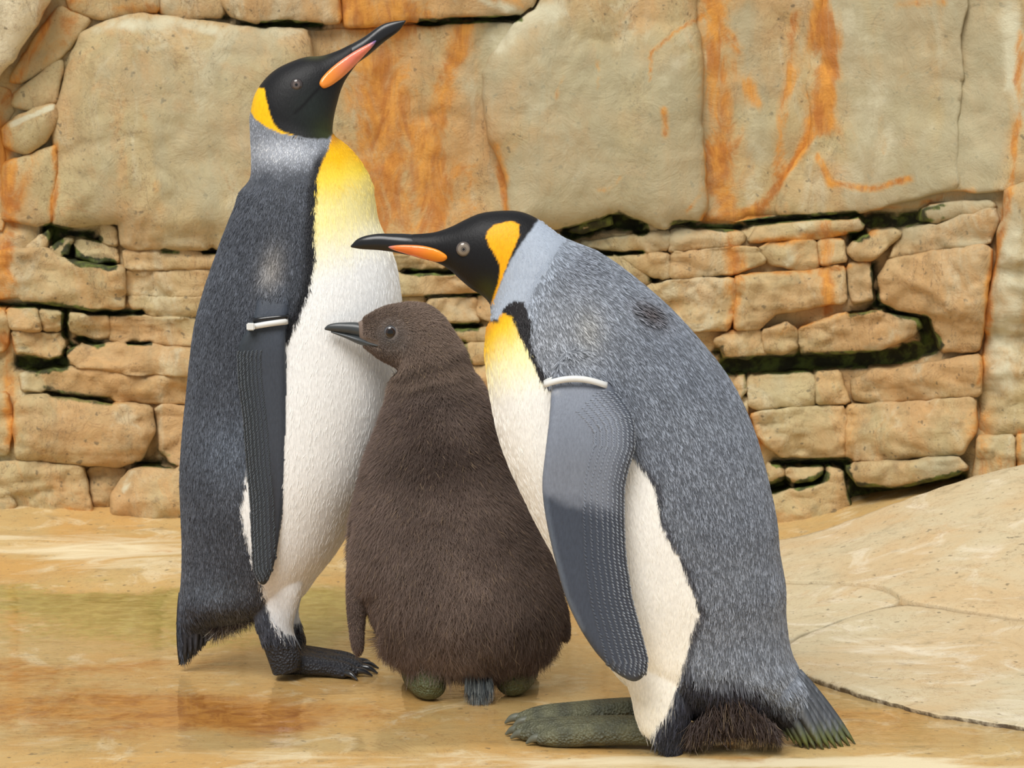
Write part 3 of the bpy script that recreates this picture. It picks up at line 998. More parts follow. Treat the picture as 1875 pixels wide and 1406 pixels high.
def hair(name, roots, dirs, normals, length, lift, radius, c_root, c_tip, mat, parent, base, npt=4, curl=0.0, droop=0.0):
    N = len(roots)
    t = np.linspace(0, 1, npt)
    L = np.asarray(length)[:, None, None]
    lf = np.asarray(lift)[:, None, None]
    side = np.cross(normals, dirs)
    ph = rng.uniform(-1, 1, (N, 1, 1))
    P = roots[:, None] + L * (t[None, :, None] * dirs[:, None] + lf * (t ** .8)[None, :, None] * normals[:, None]
                              + curl * ph * (t ** 2)[None, :, None] * side[:, None])
    P[:, :, 2] -= (np.asarray(droop) * np.asarray(length))[:, None] * (t ** 2)[None]
    cu = bpy.data.hair_curves.new(name)
    cu.add_curves([npt] * N)
    P = P - np.array(base)
    cu.attributes['position'].data.foreach_set('vector', np.ascontiguousarray(P, np.float32).ravel())
    rad = np.asarray(radius)[:, None] * np.maximum(1 - t[None] ** 2.2, .12)
    ra = cu.attributes.get('radius') or cu.attributes.new('radius', 'FLOAT', 'POINT')
    ra.data.foreach_set('value', np.ascontiguousarray(rad, np.float32).ravel())
    w = np.clip((t - .1) / .8, 0, 1)[None, :, None]
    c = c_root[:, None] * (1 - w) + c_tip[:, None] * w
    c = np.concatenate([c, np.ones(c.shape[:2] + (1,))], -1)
    ca = cu.attributes.new('col', 'FLOAT_COLOR', 'POINT')
    ca.data.foreach_set('color', np.ascontiguousarray(c, np.float32).ravel())
    return link(name, cu, mat, parent, 'stuff')

def sample(V, Fc, nr, N, facing=-.35, weight=None):
    """area-weighted points on the skin, front and sides as seen from the room"""
    q = np.array([f[:3] for f in Fc])
    q4 = np.array([[f[0], f[2], f[3]] for f in Fc if len(f) == 4])
    T = np.concatenate([q, q4])
    a, b, c = V[T[:, 0]], V[T[:, 1]], V[T[:, 2]]
    ar = np.linalg.norm(np.cross(b - a, c - a), axis=1)
    cen = (a + b + c) / 3
    n = nr[T[:, 0]]
    view = np.array([0, 0, CAM_H]) - cen
    view /= np.linalg.norm(view, axis=1)[:, None]
    ok = (n * view).sum(1) > facing
    if weight is not None:
        ar = ar * weight(cen)
    ar = ar * ok
    k = rng.choice(len(T), N, p=ar / ar.sum())
    u, v = rng.random(N), rng.random(N)
    s = u + v > 1
    u[s], v[s] = 1 - u[s], 1 - v[s]
    p = a[k] + u[:, None] * (b[k] - a[k]) + v[:, None] * (c[k] - a[k])
    nn = nr[T[k, 0]] * (1 - u - v)[:, None] + nr[T[k, 1]] * u[:, None] + nr[T[k, 2]] * v[:, None]
    nn /= np.linalg.norm(nn, axis=1)[:, None]
    return p, nn, T[k, 0]

def flow(Q, field):
    """direction on the side plane interpolated from (x, y, dx, dy) rows"""
    f = np.array(field, float)
    w = 1 / (((Q[:, None] - f[None, :, :2]) ** 2).sum(-1) + 900) ** 1.5
    d = (w[..., None] * (f[None, :, 2:] / np.linalg.norm(f[:, 2:], axis=1)[None, :, None])).sum(1)
    d /= np.linalg.norm(d, axis=1)[:, None]
    return np.stack([d[:, 0], np.zeros(len(d)), -d[:, 1]], -1)

def tangent(d, n):
    t = d - (d * n).sum(1)[:, None] * n
    return t / np.maximum(np.linalg.norm(t, axis=1), 1e-6)[:, None]

def bird_px(V, Y):
    """side-plane pixel place of a skin point, both flanks alike"""
    q = V.copy()
    q[:, 1] = Y - np.abs(q[:, 1] - Y)
    return to_px(q)

def mixc(c, m, t):
    return c * (1 - m[:, None]) + np.asarray(t) * m[:, None]

def mask(Q, poly, soft=1.5, rag=2.0, seed=0, sc=7):
    return sstep(-soft, soft, sdist(Q, poly) + rag * n2(Q[:, 0], Q[:, 1], sc, seed, 2))

def add_body(parent, base, V, Fo, nr, col, foot):
    me = make_mesh('body', V - np.array(base), Fo)
    set_attr(me, 'col', np.concatenate([np.clip(col, 0, 1), foot[:, None]], 1))
    return link('body', me, M_PLUME, parent)

def add_vf(name, VF, base, mat, parent):
    return link(name, make_mesh(name, VF[0] - np.array(base), VF[1]), mat, parent)

def bvh_of(V, Fo):
    return BVHTree.FromPolygons([tuple(p) for p in V], [tuple(int(i) for i in q) for q in Fo])

def surf_y(bv, P, Y):
    """nearest skin depth in front of the side plane at px points"""
    out = np.full(len(P), np.nan)
    d = ray(P[:, 0], P[:, 1])
    for i in range(len(P)):
        h = bv.ray_cast(Vector((0, 0, CAM_H)), Vector(d[i]))
        if h[0] is not None and abs(h[0].y - Y) < .3:
            out[i] = h[0].y
    bad = np.isnan(out)
    if bad.any():
        out[bad] = np.nanmax(out) if not bad.all() else Y
    return out

def bill_plate(poly, bv, Y, thick, base, mat, parent, label):
    VF = plate(poly, lambda P: surf_y(bv, P, Y) - thick * .12, thick, rnd=9, step=4)
    o = add_vf('bill_plate', VF, base, mat, parent)
    o['label'] = label
    o2 = add_vf('bill_plate', mirror(VF, Y), base, mat, parent)
    o2['label'] = label + ' on the far side'

def add_eye(px, py, r_px, bv, Y, base, mat, parent, proud=.35, label=None):
    y = float(surf_y(bv, np.array([[px, py]], float), Y)[0])
    P = on_plane(px, py, y)
    r = r_px * y / F_PX
    import bmesh
    for sgn in (1, -1):
        bm = bmesh.new()
        bmesh.ops.create_uvsphere(bm, u_segments=28, v_segments=18, radius=r)
        me = bpy.data.meshes.new('eye')
        for v in bm.verts:
            v.co.y *= .55
        bm.to_mesh(me)
        bm.free()
        me.shade_smooth()
        o = link('eye', me, mat, parent)
        q = P.copy()
        q[1] += r * .55 * (1 - 2 * proud) * .5
        if sgn < 0:
            q[1] = 2 * Y - q[1]
        o.location = tuple(q - np.array(base))
        if label:
            o['label'] = label

def blade(p0, p1, width, bendy, base, name, mat, parent, thick=.0016, yaw=0.0):
    """a flat, slightly keeled feather or claw from p0 to p1"""
    p0, p1 = np.array(p0, float), np.array(p1, float)
    n = 9
    t = np.linspace(0, 1, n)
    ax = p1 - p0
    L = np.linalg.norm(ax)
    ax /= L
    view = np.array([math.sin(yaw), -math.cos(yaw), 0.0])
    sd = np.cross(ax, view)
    sd /= np.linalg.norm(sd)
    nn = np.cross(sd, ax)
    w = width * np.sin(np.clip(t * .92 + .12, 0, 1) * math.pi) ** .45
    w[-1] = width * .12
    V, Fc = [], []
    for i in range(n):
        c = p0 + ax * L * t[i] + nn * bendy * math.sin(t[i] * math.pi)
        k = thick * (1 - .7 * t[i])
        V += [c - sd * w[i] / 2, c + nn * k, c + sd * w[i] / 2, c - nn * k]
    for i in range(n - 1):
        for j in range(4):
            a = i * 4 + j
            b = i * 4 + (j + 1) % 4
            Fc.append([a, b, b + 4, a + 4])
    Fc += [[3, 2, 1, 0], [4 * n - 4, 4 * n - 3, 4 * n - 2, 4 * n - 1]]
    VF = fix_out(np.array(V), Fc)
    return add_vf(name, VF, base, mat, parent)

def ring_band(c, half_w, half_d, height, thick, tilt, arch, base, mat, parent, name='flipper_band', n=64, power=3.0):
    """closed strap around the flipper: flattened loop of rectangular section"""
    V, Fc = [], []
    for i in range(n):
        th = 2 * math.pi * i / n
        cx, sy = math.cos(th), math.sin(th)
        ex = 2.0 / power
        x = math.copysign(abs(cx) ** ex, cx)
        y = math.copysign(abs(sy) ** ex, sy)
        nx, ny = cx, sy
        for dr, dz in ((0, -1), (1, -1), (1, 1), (0, 1)):
            px = c[0] + x * half_w + nx * dr * thick
            py = c[1] + y * half_d + ny * dr * thick
            pz = c[2] + x * half_w * tilt + arch * (1 - x * x) + dz * height / 2
            V.append((px, py, pz))
    for i in range(n):
        for j in range(4):
            a, b = i * 4 + j, i * 4 + (j + 1) % 4
            a2, b2 = ((i + 1) % n) * 4 + j, ((i + 1) % n) * 4 + (j + 1) % 4
            Fc.append([a, b, b2, a2])
    VF = fix_out(np.array(V), Fc)
    return add_vf(name, VF, base, mat, parent)

def tail_material(name, c_root, c_tip, z0, z1):
    t = NT(name)
    tc = t.n.new('ShaderNodeTexCoord')
    sx = t.n.new('ShaderNodeSeparateXYZ')
    t.l.new(tc.outputs['Object'], sx.inputs[0])
    f = t.ramp(sx.outputs[2], z1, z0)
    n = t.noise(160, 3, .6, t.coords((1, 1, .25)))
    col = t.mix(f, c_tip, c_root)
    col = t.mix(t.ramp(n, .45, .75), col, tuple(min(1, 1.9 * x) for x in c_root[:3]) + (1,))
    t.l.new(col, t.b.inputs['Base Color'])
    t.b.inputs['Roughness'].default_value = .4
    return t.m

def plate_material(name, c0, c1, c2, p0, p1):
    """bill plate colour runs from the gape (p0) to its tip (p1)"""
    t = NT(name)
    tc = t.n.new('ShaderNodeTexCoord')
    dp = t.n.new('ShaderNodeVectorMath')
    dp.operation = 'DOT_PRODUCT'
    ax = np.array(p1) - np.array(p0)
    L2 = float(ax @ ax)
    sb = t.n.new('ShaderNodeVectorMath')
    sb.operation = 'SUBTRACT'
    t.l.new(tc.outputs['Object'], sb.inputs[0])
    sb.inputs[1].default_value = tuple(p0)
    t.l.new(sb.outputs[0], dp.inputs[0])
    dp.inputs[1].default_value = tuple(ax / L2)
    f = dp.outputs['Value']
    col = t.mix(t.ramp(f, .15, .6), c0, c1)
    col = t.mix(t.ramp(f, .82, .98), col, c2)
    t.l.new(col, t.b.inputs['Base Color'])
    t.b.inputs['Roughness'].default_value = .22
    t.b.inputs['Specular IOR Level'].default_value = .55
    t.b.inputs['Subsurface Weight'].default_value = .08
    t.b.inputs['Subsurface Radius'].default_value = (.004, .002, .001)
    return t.m

def make_foot(heel, toes, ankle_r, toe_r, Ymid):
    """heel and toe tips in px on the ground -> tubes (world)"""
    out = []
    H = ground_hit(*[np.array(v, float) for v in heel])
    H = np.array([H[0], H[1], 0.0])
    tips = []
    for (tx, ty) in toes:
        T = ground_hit(np.array(tx, float), np.array(ty, float))
        T[2] = 0
        d = T - H
        P = [H + d * s for s in (.02, .25, .55, .85, 1.0)]
        z = [.021, .021, .017, .012, .008]
        P = [p + np.array([0, 0, zz * toe_r / .016]) for p, zz in zip(P, z)]
        out.append(tube(P, [ankle_r * .85, ankle_r * .8, toe_r, toe_r * .85, toe_r * .45], 16, .95))
        tips.append((H + d * .97, d / np.linalg.norm(d)))
    return out, tips, H

# ================================================================== standing penguin (bill raised)
SRGB = lin
YnA = float(ground_hit(np.array(560.), np.array(1246.))[1])
YA = YnA + .055
A_ST = [(648, 78, 656, 115, 12.5), (640, 82, 650, 122, 16), (617, 93, 633, 146, 22.5), (589, 102, 624, 166, 31), (561, 104, 618, 187, 39), (533, 113, 613, 207, 46),
        (505, 127, 610, 225, 51), (484, 146, 609, 237, 54), (467, 172, 609, 243, 56), (459, 205, 613, 249, 58), (459, 250, 636, 267, 66),
        (461, 295, 662, 297, 78), (458, 328, 681, 333, 90), (441, 352, 687, 370, 100), (428, 385, 692, 400, 110), (410, 430, 704, 430, 120),
        (392, 480, 722, 474, 130), (375, 530, 732, 520, 139), (360, 585, 737, 580, 147), (350, 650, 738, 650, 152), (343, 720, 733, 720, 155),
        (335, 800, 718, 790, 155), (331, 870, 695, 860, 152), (333, 940, 655, 940, 142), (335, 1000, 620, 1005, 130), (334, 1050, 585, 1050, 118),
        (331, 1090, 548, 1095, 102), (330, 1118, 484, 1122, 70), (332, 1145, 420, 1145, 30), (334, 1165, 385, 1165, 14)]
A_W = [(605, 255), (600, 278), (588, 300), (580, 330), (577, 400), (576, 480), (566, 530), (552, 570), (535, 605), (520, 640), (490, 700), (462, 800),
       (448, 890), (441, 930), (447, 970), (458, 1010), (470, 1050), (481, 1080), (490, 1115), (500, 1140), (520, 1160), (540, 1165), (600, 1160),
       (800, 1160), (800, 230), (611, 242)]
A_HEAD = [(440, 205), (459, 203), (467, 216), (486, 231), (514, 243), (542, 249), (575, 254), (600, 254), (611, 242), (780, 242), (780, 0), (400, 0), (400, 205)]
A_EAR = [(469, 160), (484, 161), (488, 185), (493.6, 207), (501, 226), (514, 239), (542, 249), (514, 244), (486, 232), (467, 217), (456, 200), (456, 178)]

def flip_y(Yp, ys, os):
    def f(P):
        return Yp - sum(np.interp(P[:, 1] + k, ys, os) for k in range(-60, 61, 12)) / 11
    return f

A_FL = [(478, 470), (505, 455), (535, 470), (536, 520), (528, 570), (523, 600), (523, 700), (524, 780), (522, 850), (517, 930), (510, 1000), (500, 1045), (487, 1073),
        (474, 1070), (463, 1045), (460, 980), (458, 920), (451, 850), (445, 770), (436, 700), (434, 650), (440, 620), (456, 600), (470, 560), (470, 510)]
A_FR = [(456, 600), (440, 620), (434, 650), (436, 700), (445, 770), (451, 850), (458, 920), (460, 980), (463, 1045), (474, 1070)]

def build_A():
    base = ground_hit(np.array(515.), np.array(1240.)) * 1.0
    base = np.array([base[0], YA, 0.0])
    root = thing('king_penguin', 'upright adult king penguin with raised bill, slate back and white belly, beside the brown chick', 'penguin', base)
    torso = loft(A_ST, YA, 240, 84, 2.1)
    tail = loft([(350, 1040, 420, 1050, 24), (333, 1070, 425, 1085, 40), (328, 1108, 410, 1115, 30), (326, 1155, 388, 1158, 15), (328, 1190, 356, 1193, 7), (330, 1208, 338, 1207, 3)], YA, 40, 28)
    fl = plate(A_FL, flip_y(YA, [455, 520, 590, 1075], [.080, .104, .131, .118]), .015)
    fl2 = mirror(fl, YA)
    leg_st = [(490, 985, 540, 985, 12), (460, 1025, 560, 1025, 22), (454, 1060, 558, 1060, 32), (462, 1125, 543, 1115, 33), (474, 1158, 537, 1150, 31), (484, 1190, 546, 1182, 27), (493, 1215, 552, 1204, 25), (500, 1236, 548, 1226, 20)]
    legn = loft(leg_st, YnA, 60, 36)
    legf = mirror(legn, YA)
    ft, tips, H = make_foot((515, 1239), [(655, 1240), (668, 1228), (640, 1218)], .021, .015, YnA)
    ftf = []
    for v in ft:
        ftf.append(mirror(v, YA))
    parts = [torso, tail, fl, fl2, legn, legf] + ft + ftf
    V, Fo, nr, lab = fuse(parts, .0024, 4)
    Q = bird_px(V, YA)
    x, y = Q[:, 0], Q[:, 1]
    n = len(V)
    col = np.tile(SRGB(72, 76, 84), (n, 1))
    nz = n2(x, y, 60, 51, 4)
    col = mixc(col, np.clip(.25 + .6 * nz, 0, .6), SRGB(54, 57, 64))
    # grey nape and shoulder
    neck = sstep(335, 285, y + 14 * n2(x, y, 18, 52)) * sstep(225, 260, y + .4 * (x - 480) * 0)
    neck = np.maximum(neck, sstep(335, 285, y + 14 * n2(x, y, 18, 52)))
    col = mixc(col, neck * (.75 + .2 * nz), SRGB(140, 144, 152))
    col = mixc(col, np.exp(-(((x - 520) / 60) ** 2 + ((y - 275) / 22) ** 2)) * .9, SRGB(190, 194, 202))
    sh = np.exp(-(((x - 497 + .15 * (y - 500)) / 20) ** 2 + ((y - 490) / 42) ** 2))
    col = mixc(col, sh * .8, SRGB(140, 136, 132))
    col = mixc(col, np.exp(-(((x - 430) / 55) ** 2 + ((y - 820) / 60) ** 2)) * .45, SRGB(110, 120, 134))
    col = mixc(col, np.exp(-(((x - 400) / 50) ** 2 + ((y - 1085) / 30) ** 2)) * .55, SRGB(104, 114, 126))
    sdw = sdist(Q, A_W)
    blk = sstep(-22 - 8 * np.exp(-((y - 450) / 60) ** 2), -6, sdw) * sstep(250, 300, y) * sstep(650, 610, y)
    col = mixc(col, blk, SRGB(26, 26, 30))
    w = mask(Q, A_W, 1.8, 3.5, 53, 6)
    yy = y + .35 * np.clip(x - 620, -60, 60) + 10 * n2(x, y * .4, 20, 54)
    wc = np.tile(SRGB(242, 242, 240), (n, 1))
    wc = mixc(wc, sstep(520, 380, yy), SRGB(246, 232, 160))
    wc = mixc(wc, sstep(385, 315, yy), SRGB(246, 214, 70))
    wc = mixc(wc, sstep(330, 285, yy), SRGB(244, 186, 10))
    wc = mixc(wc, np.exp(-(((x - 612) / 14) ** 2 + ((y - 250) / 16) ** 2)) * .8, SRGB(190, 120, 20))
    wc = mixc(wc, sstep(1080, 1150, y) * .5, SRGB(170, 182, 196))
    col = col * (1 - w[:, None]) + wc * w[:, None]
    hd = mask(Q, A_HEAD, 2, 2, 55, 6)
    hc = np.tile(SRGB(19, 18, 20), (n, 1))
    grn = np.exp(-(((x - 600) / 26) ** 2 + ((y - 238) / 26) ** 2))
    hc = mixc(hc, grn * .8, SRGB(58, 66, 22))
    hc = mixc(hc, np.exp(-(((x - 575) / 40) ** 2 + ((y - 200) / 40) ** 2)) * .5, SRGB(44, 54, 50))
    hc = mixc(hc, np.exp(-(((x - 575) / 20) ** 2 + ((y - 102) / 7) ** 2)) * .6, SRGB(84, 84, 44))
    col = col * (1 - hd[:, None]) + hc * hd[:, None]
    hc_l = np.exp(-(line_dist(Q, [(584, 161), (570, 176), (556, 192), (540, 207)]) / 3.0) ** 2) * hd
    col = mixc(col, hc_l * .9, SRGB(6, 5, 6))
    ear = mask(Q, A_EAR, 1.2, 1.2, 56, 5)
    col = mixc(col, ear, SRGB(250, 192, 8))
    # below: rump fluff, leg
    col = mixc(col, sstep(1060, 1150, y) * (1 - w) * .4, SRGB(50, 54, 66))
    # flippers
    F = (lab == 2) | (lab == 3)
    fc = np.tile(SRGB(66, 72, 82), (n, 1))
    df = line_dist(Q, A_FR)
    fc = mixc(fc, sstep(45, 10, df), SRGB(52, 58, 64))
    fc = mixc(fc, sstep(520, 470, y) * 1.0, SRGB(96, 98, 104))
    fc = mixc(fc, np.exp(-(((x - 500) / 8) ** 2 + ((y - 940) / 90) ** 2)) * .6, SRGB(34, 30, 30))
    blend = F.astype(float) * sstep(500, 570, y)
    col = col * (1 - blend[:, None]) + fc * blend[:, None]
    feet = (lab >= 6) | (((lab == 4) | (lab == 5)) & (y > 1168))
    fcol = np.tile(SRGB(46, 47, 52), (n, 1))
    col[feet] = fcol[feet]
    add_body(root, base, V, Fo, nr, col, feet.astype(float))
    bv = bvh_of(V, Fo)
    # bill
    bill = loft([(743, 37, 742, 41, 2), (722, 39, 731, 56, 5), (700, 45, 706, 75, 8), (664, 69, 674, 102, 13), (640, 82.5, 650, 120, 15), (617, 96, 632, 142, 18), (600, 106, 618, 150, 18)], YA, 70, 36)
    bo = add_vf('bill', bill, base, M_BILL, root)
    bvb = bvh_of(np.concatenate([bill[0], V]), [list(q) for q in bill[1]] + [[int(i) + len(bill[0]) for i in q] for q in Fo])
    p0 = on_plane(588., 158., YA) - base
    p1 = on_plane(692., 73., YA) - base
    pm = plate_material('bill_plate_salmon', c4(246, 146, 48), c4(240, 132, 104), c4(120, 106, 160), p0, p1)
    bill_plate([(584, 155), (587, 145), (600, 130), (620, 113), (650, 93), (675, 80), (691, 72), (684, 84), (665, 104), (645, 125), (625, 144), (605, 158), (592, 163)], bvb, YA, .007, base, pm, bo, 'glossy salmon-orange lower bill plate')
    em = eye_material('eye_umber', [(0, c4(20, 18, 18)), (.0022, c4(96, 84, 80)), (.0055, c4(66, 58, 56)), (.0085, c4(40, 36, 36))])
    add_eye(543, 155, 11.5, bv, YA, base, em, root, .3, 'dark brown eye')
    # tail feathers
    tm = tail_material('tail_slate', c4(48, 52, 62), c4(30, 32, 38), .12, .02)
    ends = [(329, 1217), (338, 1211), (348, 1205), (358, 1199), (367, 1192), (375, 1183), (382, 1174), (389, 1163)]
    for k, (ex, ey) in enumerate(ends):
        sx = 332 + 10 * k
        yo = YA - .004 - .016 * math.sin(math.pi * (k + .5) / len(ends)) - .002 * (k % 2)
        blade(on_plane(float(sx), 1085. + 2 * k, yo), on_plane(float(ex), float(ey), yo + .004), .0135, -.002, base, 'tail_feather', tm, root)
    for (T, d) in tips:
        for s in (1, -1):
            a = T.copy() + np.array([0, 0, .010])
            b = T + d * .026 + np.array([0, 0, .002])
            if s < 0:
                a[1], b[1] = 2 * YA - a[1], 2 * YA - b[1]
            o = add_vf('claw', tube([a - d * .006 * np.array([1, s, 1]), (a + b) / 2 + np.array([0, 0, .003]), b], [.0055, .0045, .0012], 10), base, M_CLAWK, root)
    # band: white strap with black strap above
    cpt = on_plane(491., 593., YA - .131)
    ring_band(cpt + np.array([0, 0, 0]), .0275, .0095, .0085, .0022, .16, .001, base, M_BAND, root)['label'] = 'white plastic flipper band'
    ring_band(cpt + np.array([.004, 0, .0085]), .0255, .0085, .006, .0015, .10, .001, base, M_BANDK, root)['label'] = 'black flipper band strap'
    cl = on_plane(459., 598., YA - .146)
    import bmesh
    bm = bmesh.new()
    bmesh.ops.create_cube(bm, size=1)
    for v in bm.verts:
        v.co = Vector((v.co.x * .012, v.co.y * .006, v.co.z * .011))
    bmesh.ops.bevel(bm, geom=bm.edges[:], offset=.0015, segments=2, affect='EDGES')
    me = bpy.data.meshes.new('band_clasp')
    bm.to_mesh(me)
    bm.free()
    o = link('band_clasp', me, M_BAND, root)
    o.location = tuple(cl - base)
    # feathers
    FL = [(530, 280, -.2, 1), (470, 300, -.1, 1), (430, 420, -.25, 1), (520, 420, 0, 1), (380, 560, -.2, 1), (490, 560, -.15, 1), (350, 750, -.03, 1), (450, 750, 0, 1), (340, 950, 0, 1), (420, 950, .02, 1),
          (335, 1100, 0, 1), (400, 1120, -.1, 1), (480, 1120, .25, 1), (620, 500, .1, 1), (650, 330, .35, 1), (600, 900, -.1, 1), (480, 220, .2, 1), (560, 150, -.8, .6)]
    p, nn, vi = sample(V, Fo, nr, 100000)
    q = bird_px(p, YA)
    keep = ~(((lab[vi] == 2) | (lab[vi] == 3)) & (q[:, 1] > 545)) & ~feet[vi]
    hdm = sdist(q, A_HEAD) > -1
    wm = sdist(q, A_W)
    keep &= (ear[vi] < .3) & ~hdm & ((wm < 3) | (rng.random(len(q)) < .12))
    p, nn, vi, q, wm = p[keep], nn[keep], vi[keep], q[keep], wm[keep]
    dr = tangent(flow(q, FL) + rng.normal(0, .16, p.shape), nn)
    c0 = col[vi]
    white = wm > 0
    lum = rng.random(len(p))[:, None]
    tip = np.where(white[:, None], c0 * 1.02, c0 * (.8 + 2.6 * lum ** 3))
    dark = (blk[vi] > .5)
    tip[dark] = c0[dark] * 1.1
    edge = np.abs(wm) < 5
    ln = np.where(q[:, 1] < 330, .004, .010) * rng.uniform(.7, 1.3, len(p))
    low = (q[:, 1] > 1120) & ~white
    ln[low] *= 1.6
    lf = np.where(white, .03, .09) + rng.uniform(0, .05, len(p))
    hair('feathers', p, dr, nn, ln, lf, np.where(white, .0004, .0008), np.where(white[:, None], c0, c0 * .8), np.clip(tip, 0, 1), M_FEATH, root, base, 4, .12)
    # loose vent fluff under the rump
    m_ = 2200
    s = rng.random(m_)
    px_ = 395 + 70 * s
    py_ = 1146 - 34 * s + rng.uniform(-22, 4, m_)
    rp = on_plane(px_, py_, YA + rng.uniform(-.03, .03, m_))
    dd = np.stack([-.25 + .5 * (s - .5) + rng.normal(0, .22, m_), rng.normal(0, .2, m_), -np.ones(m_)], -1)
    dd /= np.linalg.norm(dd, axis=1)[:, None]
    ncol = np.where(rng.random(m_)[:, None] < .35, SRGB(190, 186, 178), SRGB(70, 62, 62))
    hair('vent_fluff', rp, dd, np.tile([0, -1.0, 0], (m_, 1)), rng.uniform(.018, .034, m_), np.full(m_, .1), np.full(m_, .0005), np.tile(SRGB(56, 46, 48), (m_, 1)), ncol, M_FEATH, root, base, 4, .3)
    flipper_rows(A_FR, fl, YA, base, root, SRGB(60, 66, 72), SRGB(112, 120, 128), 7, 5.0, 4.6, (640, 1062))
    return root

def flipper_rows(edge, fl, Y, base, root, c_dark, c_light, rows, gap, pitch, yr, sgn=1, split=None, c_up=None):
    """short overlapping scale feathers in rows along the trailing edge"""
    bv = bvh_of(fl[0], fl[1])
    e = np.array(edge, float)
    seg = np.hypot(*np.diff(e, axis=0).T)
    tt = np.concatenate([[0], np.cumsum(seg)])
    roots, dirs, wl = [], [], []
    for r in range(rows):
        s = np.arange(0, tt[-1], pitch) + (pitch / 2 if r % 2 else 0)
        s = s[s < tt[-1]]
        X = np.interp(s, tt, e[:, 0])
        Yy = np.interp(s, tt, e[:, 1])
        d = np.stack([np.gradient(X), np.gradient(Yy)], -1)
        for _ in range(6):
            d[1:-1] = (d[:-2] + d[1:-1] * 2 + d[2:]) / 4
        d /= np.linalg.norm(d, axis=1)[:, None]
        nrm = sgn * np.stack([d[:, 1], -d[:, 0]], -1)   # px, towards the leading edge
        off = 2.5 + gap * r * (1 + .06 * r)
        roots.append(np.stack([X, Yy], -1) + nrm * off + rng.normal(0, .4, (len(X), 2)))
        dirs.append(d * .75 - nrm * .55)
        wl.append(np.full(len(X), r))
    R, D, wl = np.concatenate(roots), np.concatenate(dirs), np.concatenate(wl)
    ok = (R[:, 1] > yr[0]) & (R[:, 1] < yr[1])
    P, N, DD, WW = [], [], [], []
    dray = ray(R[:, 0], R[:, 1])
    for i in np.nonzero(ok)[0]:
        h = bv.ray_cast(Vector((0, 0, CAM_H)), Vector(dray[i]))
        if h[0] is not None and h[0].y < Y:
            P.append(tuple(h[0]))
            N.append(tuple(h[1]))
            DD.append((D[i, 0], 0, -D[i, 1]))
            WW.append(wl[i])
    if not P:
        return
    P, N, DD = np.array(P), np.array(N), np.array(DD)
    WW = np.array(WW, float)
    DD = tangent(DD, N)
    P = P + N * .0006
    k = len(P)
    a = np.clip(1 - WW / rows, .08, 1)[:, None] * rng.uniform(.6, 1.2, (k, 1))
    cd = np.tile(c_dark, (k, 1))
    if split is not None:
        qq = to_px(P)
        cd = mixc(cd, sstep(30, -10, qq[:, 1] - split - .25 * (qq[:, 0] - 1000)) * np.clip(WW / 4, 0, 1), c_up)
    hair('scale_feathers', P, DD, N, rng.uniform(.0045, .006, k), np.full(k, .10), np.full(k, .0014), cd * (1 - .5 * a), np.clip((cd * (1 - a) + c_light * a) * 1.12, 0, 1), M_FEATH, root, base, 4, .05)

# ================================================================== hunched penguin (bill lowered)
YnB = float(ground_hit(np.array(1120.), np.array(1379.))[1])
YB = YnB + .06
B_ST = [(752, 428.5, 750, 467, 16.5), (775, 427.5, 773, 474, 20.5), (800, 424, 800, 481, 25), (828, 414, 822, 493, 33), (852, 402, 842, 511, 41), (878, 391, 862, 528, 47), (913, 386, 885, 543, 52), (951, 387, 898, 560, 55),
        (982, 399, 899, 583, 58), (1030, 434, 890, 602, 68), (1095, 463, 887, 640, 88), (1150, 500, 889, 668, 106), (1221, 560, 893, 700, 126), (1290, 635, 899, 737, 142), (1340, 703, 910, 790, 152),
        (1378, 785, 928, 844, 160), (1404, 875, 956, 906, 162), (1420, 950, 985, 965, 160), (1426, 1010, 1010, 1012, 155), (1436, 1070, 1042, 1088, 148), (1438, 1132, 1082, 1165, 138), (1447, 1190, 1118, 1222, 132),
        (1460, 1225, 1150, 1255, 122), (1462, 1268, 1200, 1284, 98), (1450, 1298, 1260, 1308, 64), (1420, 1330, 1310, 1335, 25)]
B_W = [(910, 586), (921, 574), (932, 577), (945, 595), (960, 625), (975, 655), (985, 680), (1000, 706), (1060, 740), (1120, 790), (1163, 835), (1180, 860), (1200, 890), (1205, 930), (1215, 965), (1235, 1000),
       (1250, 1030), (1265, 1070), (1281, 1105), (1283, 1122), (1270, 1150), (1262, 1180), (1250, 1220), (1240, 1260), (1225, 1300), (1208, 1325), (1190, 1348), (1150, 1348), (1000, 1300), (800, 1000), (800, 575), (896, 586)]
B_HEAD = [(984, 404), (961, 437), (948.6, 455), (936, 475), (923, 503), (910, 534), (900, 556), (890, 570), (700, 570), (700, 330), (985, 330)]
B_EAR = [(892, 424), (905, 411), (938, 404), (951, 411), (951, 432), (938, 462), (928, 488), (918, 514), (905, 547), (898, 562), (904, 540), (913, 514), (915, 488), (908, 470), (895, 450), (890, 434)]
B_BLK = [(920, 568), (930, 556), (942, 550), (960, 553), (972, 575), (976, 595), (971, 618), (976, 640), (990, 665), (1002, 690), (1006, 708), (998, 706), (984, 680), (974, 655), (958, 625), (943, 595), (930, 577), (918, 575)]
B_FL = [(1040, 640), (1080, 640), (1108, 690), (1133, 725), (1153.6, 752), (1162, 780), (1163, 820), (1152, 855), (1144, 889), (1143, 940), (1146, 1017), (1157, 1094), (1175.7, 1163), (1187, 1205), (1184, 1236), (1162, 1252),
        (1126, 1233), (1091, 1197), (1060.5, 1151), (1033.6, 1094), (1011, 1009), (996.6, 940), (991, 885), (998, 827), (1006, 759), (1008, 715), (1015, 670)]
